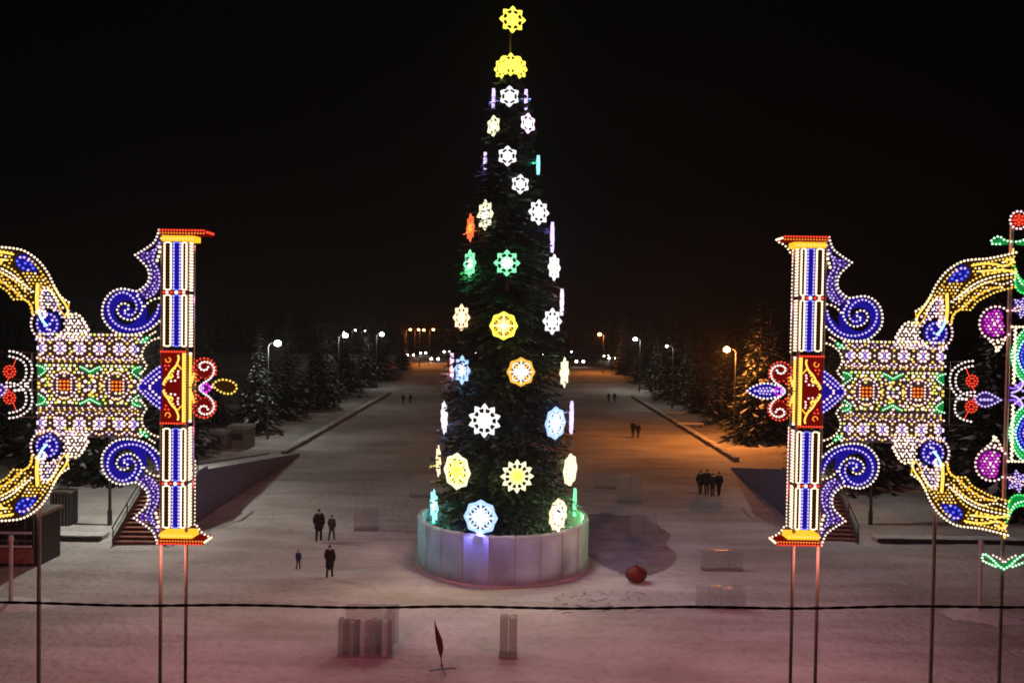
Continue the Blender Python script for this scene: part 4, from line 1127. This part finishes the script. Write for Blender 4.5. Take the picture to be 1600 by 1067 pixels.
# ------------------------------------------------------------------ spruces
def spruce_proto(seed,H,Rb):
    rn=random.Random(seed)
    o=empty('spruce_tree',(0,0,-50)); 
    b=MB(); b.tube([(0,0,-.2),(0,0,H*.5),(0,0,H*.97)],.22,BARK,7,r2=.03); b.build('trunk',o)
    b=MB()
    z=1.0
    while z<H:
        Rr=Rb*(1-z/H)**.85*(1+.12*math.sin(z*3))+.12; n=max(4,int(4.5+Rr*2.2)); a0=rn.random()*6
        for k in range(n):
            a=a0+2*math.pi*k/n+rn.uniform(-.35,.35); L=Rr*rn.uniform(.6,1.12); ca,sa=math.cos(a),math.sin(a)
            seg=5
            pts=[(ca*L*t,sa*L*t,z+rn.uniform(-.1,.1)*0+L*(.10*t-.42*t*t)) for t in [i/(seg-1) for i in range(seg)]]
            for i in range(seg-1):
                p,q=pts[i],pts[i+1]
                for sd in (-1,1):
                  for rep in range(2):
                    l=(.28+.34*L*(1-.45*i/seg))*rn.uniform(.5,1.0); fa=a+sd*rn.uniform(.4,.95); t=rn.random()
                    c=[p[j]+(q[j]-p[j])*t for j in range(3)]
                    wx=.13*rn.uniform(.6,1.4)*(.6+.3*L); nx,ny=-math.sin(fa)*wx,math.cos(fa)*wx
                    dx,dy=math.cos(fa)*l,math.sin(fa)*l; dz=-rn.uniform(.1,.5)*l
                    mt=SNOWBOUGH if rn.random()<.17 else NEEDLE2
                    b.add([(c[0]-nx*.3,c[1]-ny*.3,c[2]),(c[0]+nx*.3,c[1]+ny*.3,c[2]),(c[0]+dx*.6+nx,c[1]+dy*.6+ny,c[2]+dz*.6-wx*.3),(c[0]+dx,c[1]+dy,c[2]+dz),(c[0]+dx*.6-nx,c[1]+dy*.6-ny,c[2]+dz*.6-wx*.3)],[(0,1,2,3,4)],mt)
        z+=.42*rn.uniform(.8,1.2)
    b.build('crown',o)
    return o
protos=[spruce_proto(1,13.5,3.4),spruce_proto(2,11.5,3.0),spruce_proto(3,15.0,3.8)]
spots=[]
rn=random.Random(21)
for i,(y,x) in enumerate(((60,-31),(66,-38),(72,-30),(79,-35.5),(88,-30),(94,-36),(101,-30.5),(109,-34),(114,-29.5),(124,-31.5),(134,-29.8),(144,-33),(153,-30.5),(56,-40),(70,-46),(90,-44))):
    spots.append((x+(2.2 if 78<y<160 and x>-34 else 0),y,'left',i))
for i,(y,x) in enumerate(((62,27.5),(66,34),(74,28.5),(82,33),(88,28.6),(96,31),(103,28.4),(110,33),(117,28.6),(128,29.6),(137,28.8),(147,30.5),(160,29),(56,34),(64,42),(84,40))):
    spots.append((x-(1.2 if 78<y<150 and x<30 else 0),y,'right',i))
for i,(y,x) in enumerate(((168,-27),(178,-31),(186,-25.5),(196,-34),(204,-28))): spots.append((x,y,'left',20+i))
for i,(y,x) in enumerate(((170,27),(180,31),(189,26.5),(200,33),(208,29))): spots.append((x,y,'right',20+i))
ordn=['first','second','third','fourth','fifth','sixth','seventh','eighth','ninth','tenth','eleventh','twelfth','thirteenth']
for n_,(x,y,side,i) in enumerate(spots):
    p=protos[n_%3] if n_<3 else None
    o=protos[n_] if n_<3 else copy_tree(protos[n_%3])
    s_=rn.uniform(.82,1.12); o.location=(x,y,0.2); o.rotation_euler=(0,0,rn.random()*6.28); o.scale=(s_,s_,s_)
    if i>=20: lab='small distant spruce at the far %s end of the avenue, %s beyond the last lamp'%(side,ordn[i-20])
    elif i>=13: lab='dark spruce in the unlit rear row on the %s, %s from the camera'%(side,ordn[i-13])
    else: lab='snow-dusted spruce on the %s side, %s going away from the gate'%(side,ordn[i])
    tag(o,lab,'spruce','spruces along both sides of the promenade')

# far wood beyond the road: one mass
b=MB(); rn=random.Random(33)
for k in range(260):
    x=rn.uniform(-330,330); y=rn.uniform(345,420); h=rn.uniform(7,14); rb=rn.uniform(2,3.5)
    for j in range(16):
        t=j/16; 
        for q in range(4):
            a=rn.random()*6.28; rr=rb*(1-t)*rn.uniform(.6,1.1)+.3; zz=2+h*t
            b.add([(x,y,zz+1.2),(x+rr*math.cos(a),y+rr*math.sin(a),zz),(x+rr*math.cos(a+.9),y+rr*math.sin(a+.9),zz-.4)],[(0,1,2)],NEEDLE2)
o=b.build('distant_wood'); tag(o,'dark distant wood beyond the far road','wood',kind='stuff')

# road far beyond and cars with lit headlights
b=MB(); b.add([(-400,262,1.9),(400,262,1.9),(400,330,1.9),(-400,330,1.9)],[(0,1,2,3)],pmat('dark_asphalt',(.06,.058,.055),.8)); o=b.build('road'); o['kind']='structure'
CARP=[pmat('dark_blue_paint',(.03,.04,.08),.25,.3),pmat('grey_paint',(.18,.18,.19),.25,.3)]
GLASS=pmat('dark_glass',(.02,.02,.025),.1)
def car(P,rz,paint,label):
    o=empty('parked_car',P,rz); tag(o,label,'car','cars with headlights on far away')
    b=MB(); side=[(-2.2,.35),(-2.2,.85),(-2.0,1.0),(-1.3,1.05),(1.0,1.0),(2.05,.82),(2.2,.6),(2.2,.35)]
    vs=[(-.86 if s<0 else .86, -a, c) for s in (-1,1) for a,c in side]; k=len(side)
    fs=[tuple(range(k)),tuple(range(2*k-1,k-1,-1))]+[(i,(i+1)%k,(i+1)%k+k,i+k) for i in range(k)]
    b.add(vs,fs,paint); body=b.build('body',o)
    b=MB(); cb=[(-1.5,1.03),(-1.1,1.45),(.2,1.48),(.9,1.02)]
    vs=[(s*(.80 if i in(0,3) else .62), -a, c) for s in (-1,1) for i,(a,c) in enumerate(cb)]
    b.add(vs,[(0,1,2,3),(7,6,5,4),(0,4,5,1),(1,5,6,2),(2,6,7,3)],GLASS); b.build('cabin',o)
    for sx in (-1,1):
        for yy in (-1.35,1.35):
            b=MB(); b.tube([(sx*.70,yy,.33),(sx*.90,yy,.33)],.33,RUBBER,12); b.build('wheel',o)
        b=MB(); b.bulb((sx*.95,-2.2,.80),.38,HEADL); b.build('headlight',o)
    return o
cars=[(680.5,560,0,'pair of headlights farthest left of the tree edge, the lower pair'),(699,549,0,'higher headlight pair close left of the tree edge'),
(905,564,0,'car with lower headlight pair just right of the tree'),(838.5,549,0,'car whose headlight pair shines through the tree right of centre'),
(656,551,35,'turning car with smeared bright headlights left of the tree'),(641,554,10,'car at the left end of the headlight row'),
(940,556,35,'turning car with bright headlights far right of the tree'),(951,559,20,'car right behind the turning one far right of the tree'),(749,552,0,'car whose lights shine through the tree left of centre')]
for i,(px,py,rz,lab) in enumerate(cars):
    zc=2.75; g=ground(px,py,zc); car(Vector((g.x,g.y,1.92)),R_(rz)+math.atan2(-g.x,g.y)*0,CARP[i%2],lab)

# ------------------------------------------------------------------ people
def skin_mesh(name,V,Ed,Rd,mat,parent,sub=1):
    import bmesh
    me=bpy.data.meshes.new(name); bm=bmesh.new()
    lay=bm.verts.layers.skin.verify()
    vs=[bm.verts.new(v) for v in V]
    for a,c in Ed: bm.edges.new((vs[a],vs[c]))
    for v,r in zip(vs,Rd): v[lay].radius=(r,r) if not isinstance(r,tuple) else r
    vs[0][lay].use_root=True
    bm.to_mesh(me); bm.free(); me.materials.append(mat)
    o=bpy.data.objects.new(name,me); COL.objects.link(o); o.parent=parent
    md=o.modifiers.new('skin','SKIN'); md.use_smooth_shade=True
    s=o.modifiers.new('sub','SUBSURF'); s.levels=sub; s.render_levels=sub
    return o
_pm={}
def cloth(c):
    if c not in _pm: _pm[c]=pmat('cloth_%d'%len(_pm),c,.85,var=.3,scale=9,bump=.2)
    return _pm[c]
def person(P,rz,h,label,coat,trou,hat,stride=.10,arm=.08,coatlen=.55,bulk=1.0,group=None,scale_head=1.0):
    o=empty('person',P,rz); tag(o,label,'person',group)
    k=h/1.75; o.scale=(k,k,k)
    st=stride
    J=dict(pel=(0,0,.95),wai=(0,0,1.10),che=(0,.0,1.30),nec=(0,.0,1.48),hea=(0,-.01,1.60),top=(0,0,1.70),nos=(0,-.09,1.60),
      sL=(-.18,0,1.41),sR=(.18,0,1.41),eL=(-.25,arm*.4,1.15),eR=(.25,-arm*.4,1.15),wL=(-.25,-.04+arm*.2,.92),wR=(.25,-.06-arm,.93),
      hL=(-.09,0,.90),hR=(.09,0,.90),kL=(-.10,-st*.6,.50),kR=(.10,st*.3,.50),aL=(-.10,-st,.09),aR=(.10,st+.05,.11),tL=(-.11,-st-.17,.035),tR=(.11,st-.11,.035))
    names=list(J); V=[J[n] for n in names]; ix={n:i for i,n in enumerate(names)}
    Ed=[('pel','wai'),('wai','che'),('che','nec'),('nec','hea'),('hea','top'),('hea','nos'),('che','sL'),('che','sR'),('sL','eL'),('sR','eR'),('eL','wL'),('eR','wR'),('pel','hL'),('pel','hR'),('hL','kL'),('hR','kR'),('kL','aL'),('kR','aR'),('aL','tL'),('aR','tR')]
    rad=dict(pel=.13,wai=.125,che=.14,nec=.055,hea=.095,top=.07,nos=.02,sL=.065,sR=.065,eL=.045,eR=.045,wL=.032,wR=.032,hL=.09,hR=.09,kL=.06,kR=.06,aL=.042,aR=.042,tL=.035,tR=.035)
    # hands with fingers on the same body
    E2=[(ix[a],ix[c]) for a,c in Ed]; Rd=[rad[n] for n in names]
    for s_,wn in ((-1,'wL'),(1,'wR')):
        wx,wy,wz=J[wn]; V.append((wx,wy-.01,wz-.07)); Rd.append(.028); pi=len(V)-1; E2.append((ix[wn],pi))
        for f,(ox,oy,ln) in enumerate(((-.0,-.035,.05),(0,-.012,.075),(0,.010,.08),(0,.032,.065))):
            V.append((wx+ox,wy-.01+oy,wz-.11)); Rd.append(.010); a=len(V)-1; E2.append((pi,a))
            V.append((wx-s_*.015,wy-.01+oy,wz-.11-ln)); Rd.append(.008); E2.append((a,len(V)-1))
        V.append((wx-s_*.02,wy-.055,wz-.09)); Rd.append(.010); E2.append((pi,len(V)-1))
    skin_mesh('body',V,E2,Rd,SKIN,o)
    B=bulk
    # coat: torso + sleeves + skirt
    CV=[(0,0,1.28),(0,0,1.47),(0,0,1.05),(0,0,1.0-coatlen*.25),(0,0,.98-coatlen*.75),J['sL'],J['sR'],J['eL'],J['eR'],J['wL'],J['wR']]
    CR=[(.185*B,.15*B),(.10,.09),(.17*B,.15*B),(.20*B,.17*B),(.21*B,.19*B),.095*B,.095*B,.075*B,.075*B,.055*B,.055*B]
    skin_mesh('coat',CV,[(0,1),(0,2),(2,3),(3,4),(0,5),(0,6),(5,7),(6,8),(7,9),(8,10)],CR,cloth(coat),o)
    TV=[(0,0,.92),J['hL'],J['hR'],J['kL'],J['kR'],J['aL'],J['aR']]
    skin_mesh('trousers',TV,[(0,1),(0,2),(1,3),(2,4),(3,5),(4,6)],[.14,.10,.10,.075,.075,.06,.06],cloth(trou),o)
    for a,t in (('aL','tL'),('aR','tR')):
        ax,ay,az=J[a]; tx,ty,tz=J[t]
        skin_mesh('boot',[(ax,ay,az+.12),(ax,ay+.02,az-.03),(tx,ty,tz+.015)],[(0,1),(1,2)],[.062,.055,.045],cloth((.015,.013,.013)),o)
    skin_mesh('hat',[(0,.02,1.62),(0,.01,1.70),(0,.01,1.75)],[(0,1),(1,2)],[.105,.10,.055],cloth(hat),o)
    sc_=skin_mesh('scarf',[(0,.0,1.47),(0,0,1.52)],[(0,1)],[.10,.085],cloth(hat),o)
    return o
BK=(.012,.011,.011); GR=(.05,.055,.045)
def pp(px,py,rz,ptop,label,**kw):
    g=ground(px,py); h=at(px,ptop,g.y).z
    return person(Vector((g.x,g.y,0)),R_(rz),max(1.0,min(1.95,h)),label,**kw)
pp(515,902,170,851,'person in a long black coat walking alone nearest the camera',coat=(.012,.008,.008),trou=(.02,.016,.014),hat=(.012,.008,.008),bulk=1.3,coatlen=.8,stride=.10)
pp(498,846,185,795,'tall person in a dark coat walking left of a person in grey',coat=BK,trou=BK,hat=(.03,.012,.012),bulk=1.3,coatlen=.6)
pp(518,844,170,804,'person in a dark grey coat walking beside the tall dark figure',coat=GR,trou=(.02,.018,.018),hat=(.08,.075,.07),bulk=1.0,coatlen=.5,stride=.22)
pp(466,889,160,861,'small child in a dark blue jacket left of the black coat',coat=(.02,.03,.09),trou=(.06,.02,.02),hat=(.10,.03,.04),bulk=1.3,coatlen=.3)
grp='people walking together on the right of the plaza'
pp(1094,772,185,735,'leftmost person in black of the close group of four',coat=BK,trou=BK,hat=BK,group=grp,coatlen=.5,bulk=1.3)
pp(1104,773,175,732,'tallest person of the close group of four, second from left',coat=BK,trou=BK,hat=BK,group=grp,coatlen=.5,bulk=1.3)
pp(1113,776,180,739,'third person from left of the close group of four',coat=(.02,.018,.016),trou=BK,hat=BK,group=grp,coatlen=.5)
pp(1123,775,190,737,'rightmost person of the close group of four, standing slightly apart',coat=BK,trou=BK,hat=BK,group=grp,coatlen=.55,bulk=1.05)
pp(989,683,180,657,'left person of the dark couple in front of the orange light',coat=BK,trou=BK,hat=BK,coatlen=.5)
pp(997,684,180,661,'right person of the dark couple in front of the orange light',coat=(.02,.012,.01),trou=BK,hat=BK,coatlen=.5)
pp(951,629,180,613,'left person of the farthest pair right of the tree',coat=BK,trou=BK,hat=BK)
pp(960,629,180,613,'right person of the farthest pair right of the tree',coat=BK,trou=BK,hat=BK)
pp(630,631,180,615,'left person of the far pair on the left of the tree',coat=BK,trou=BK,hat=BK)
pp(641,631,180,615,'right person of the far pair on the left of the tree',coat=BK,trou=BK,hat=BK)

# ------------------------------------------------------------------ haze volume added to give the lamps halos
if HAZE:
    M=bpy.data.materials.new('halo_haze'); M.use_nodes=True; t=M.node_tree
    t.nodes.remove(t.nodes['Principled BSDF'])
    v=t.nodes.new('ShaderNodeVolumePrincipled'); v.inputs['Density'].default_value=HAZE; v.inputs['Color'].default_value=(.85,.85,.9,1); v.inputs['Anisotropy'].default_value=.5
    t.links.new(v.outputs[0],t.nodes['Material Output'].inputs['Volume'])
    b=MB(); b.box((0,650,16),(1950,1800,36),M); o=b.build('haze'); o['kind']='stuff'
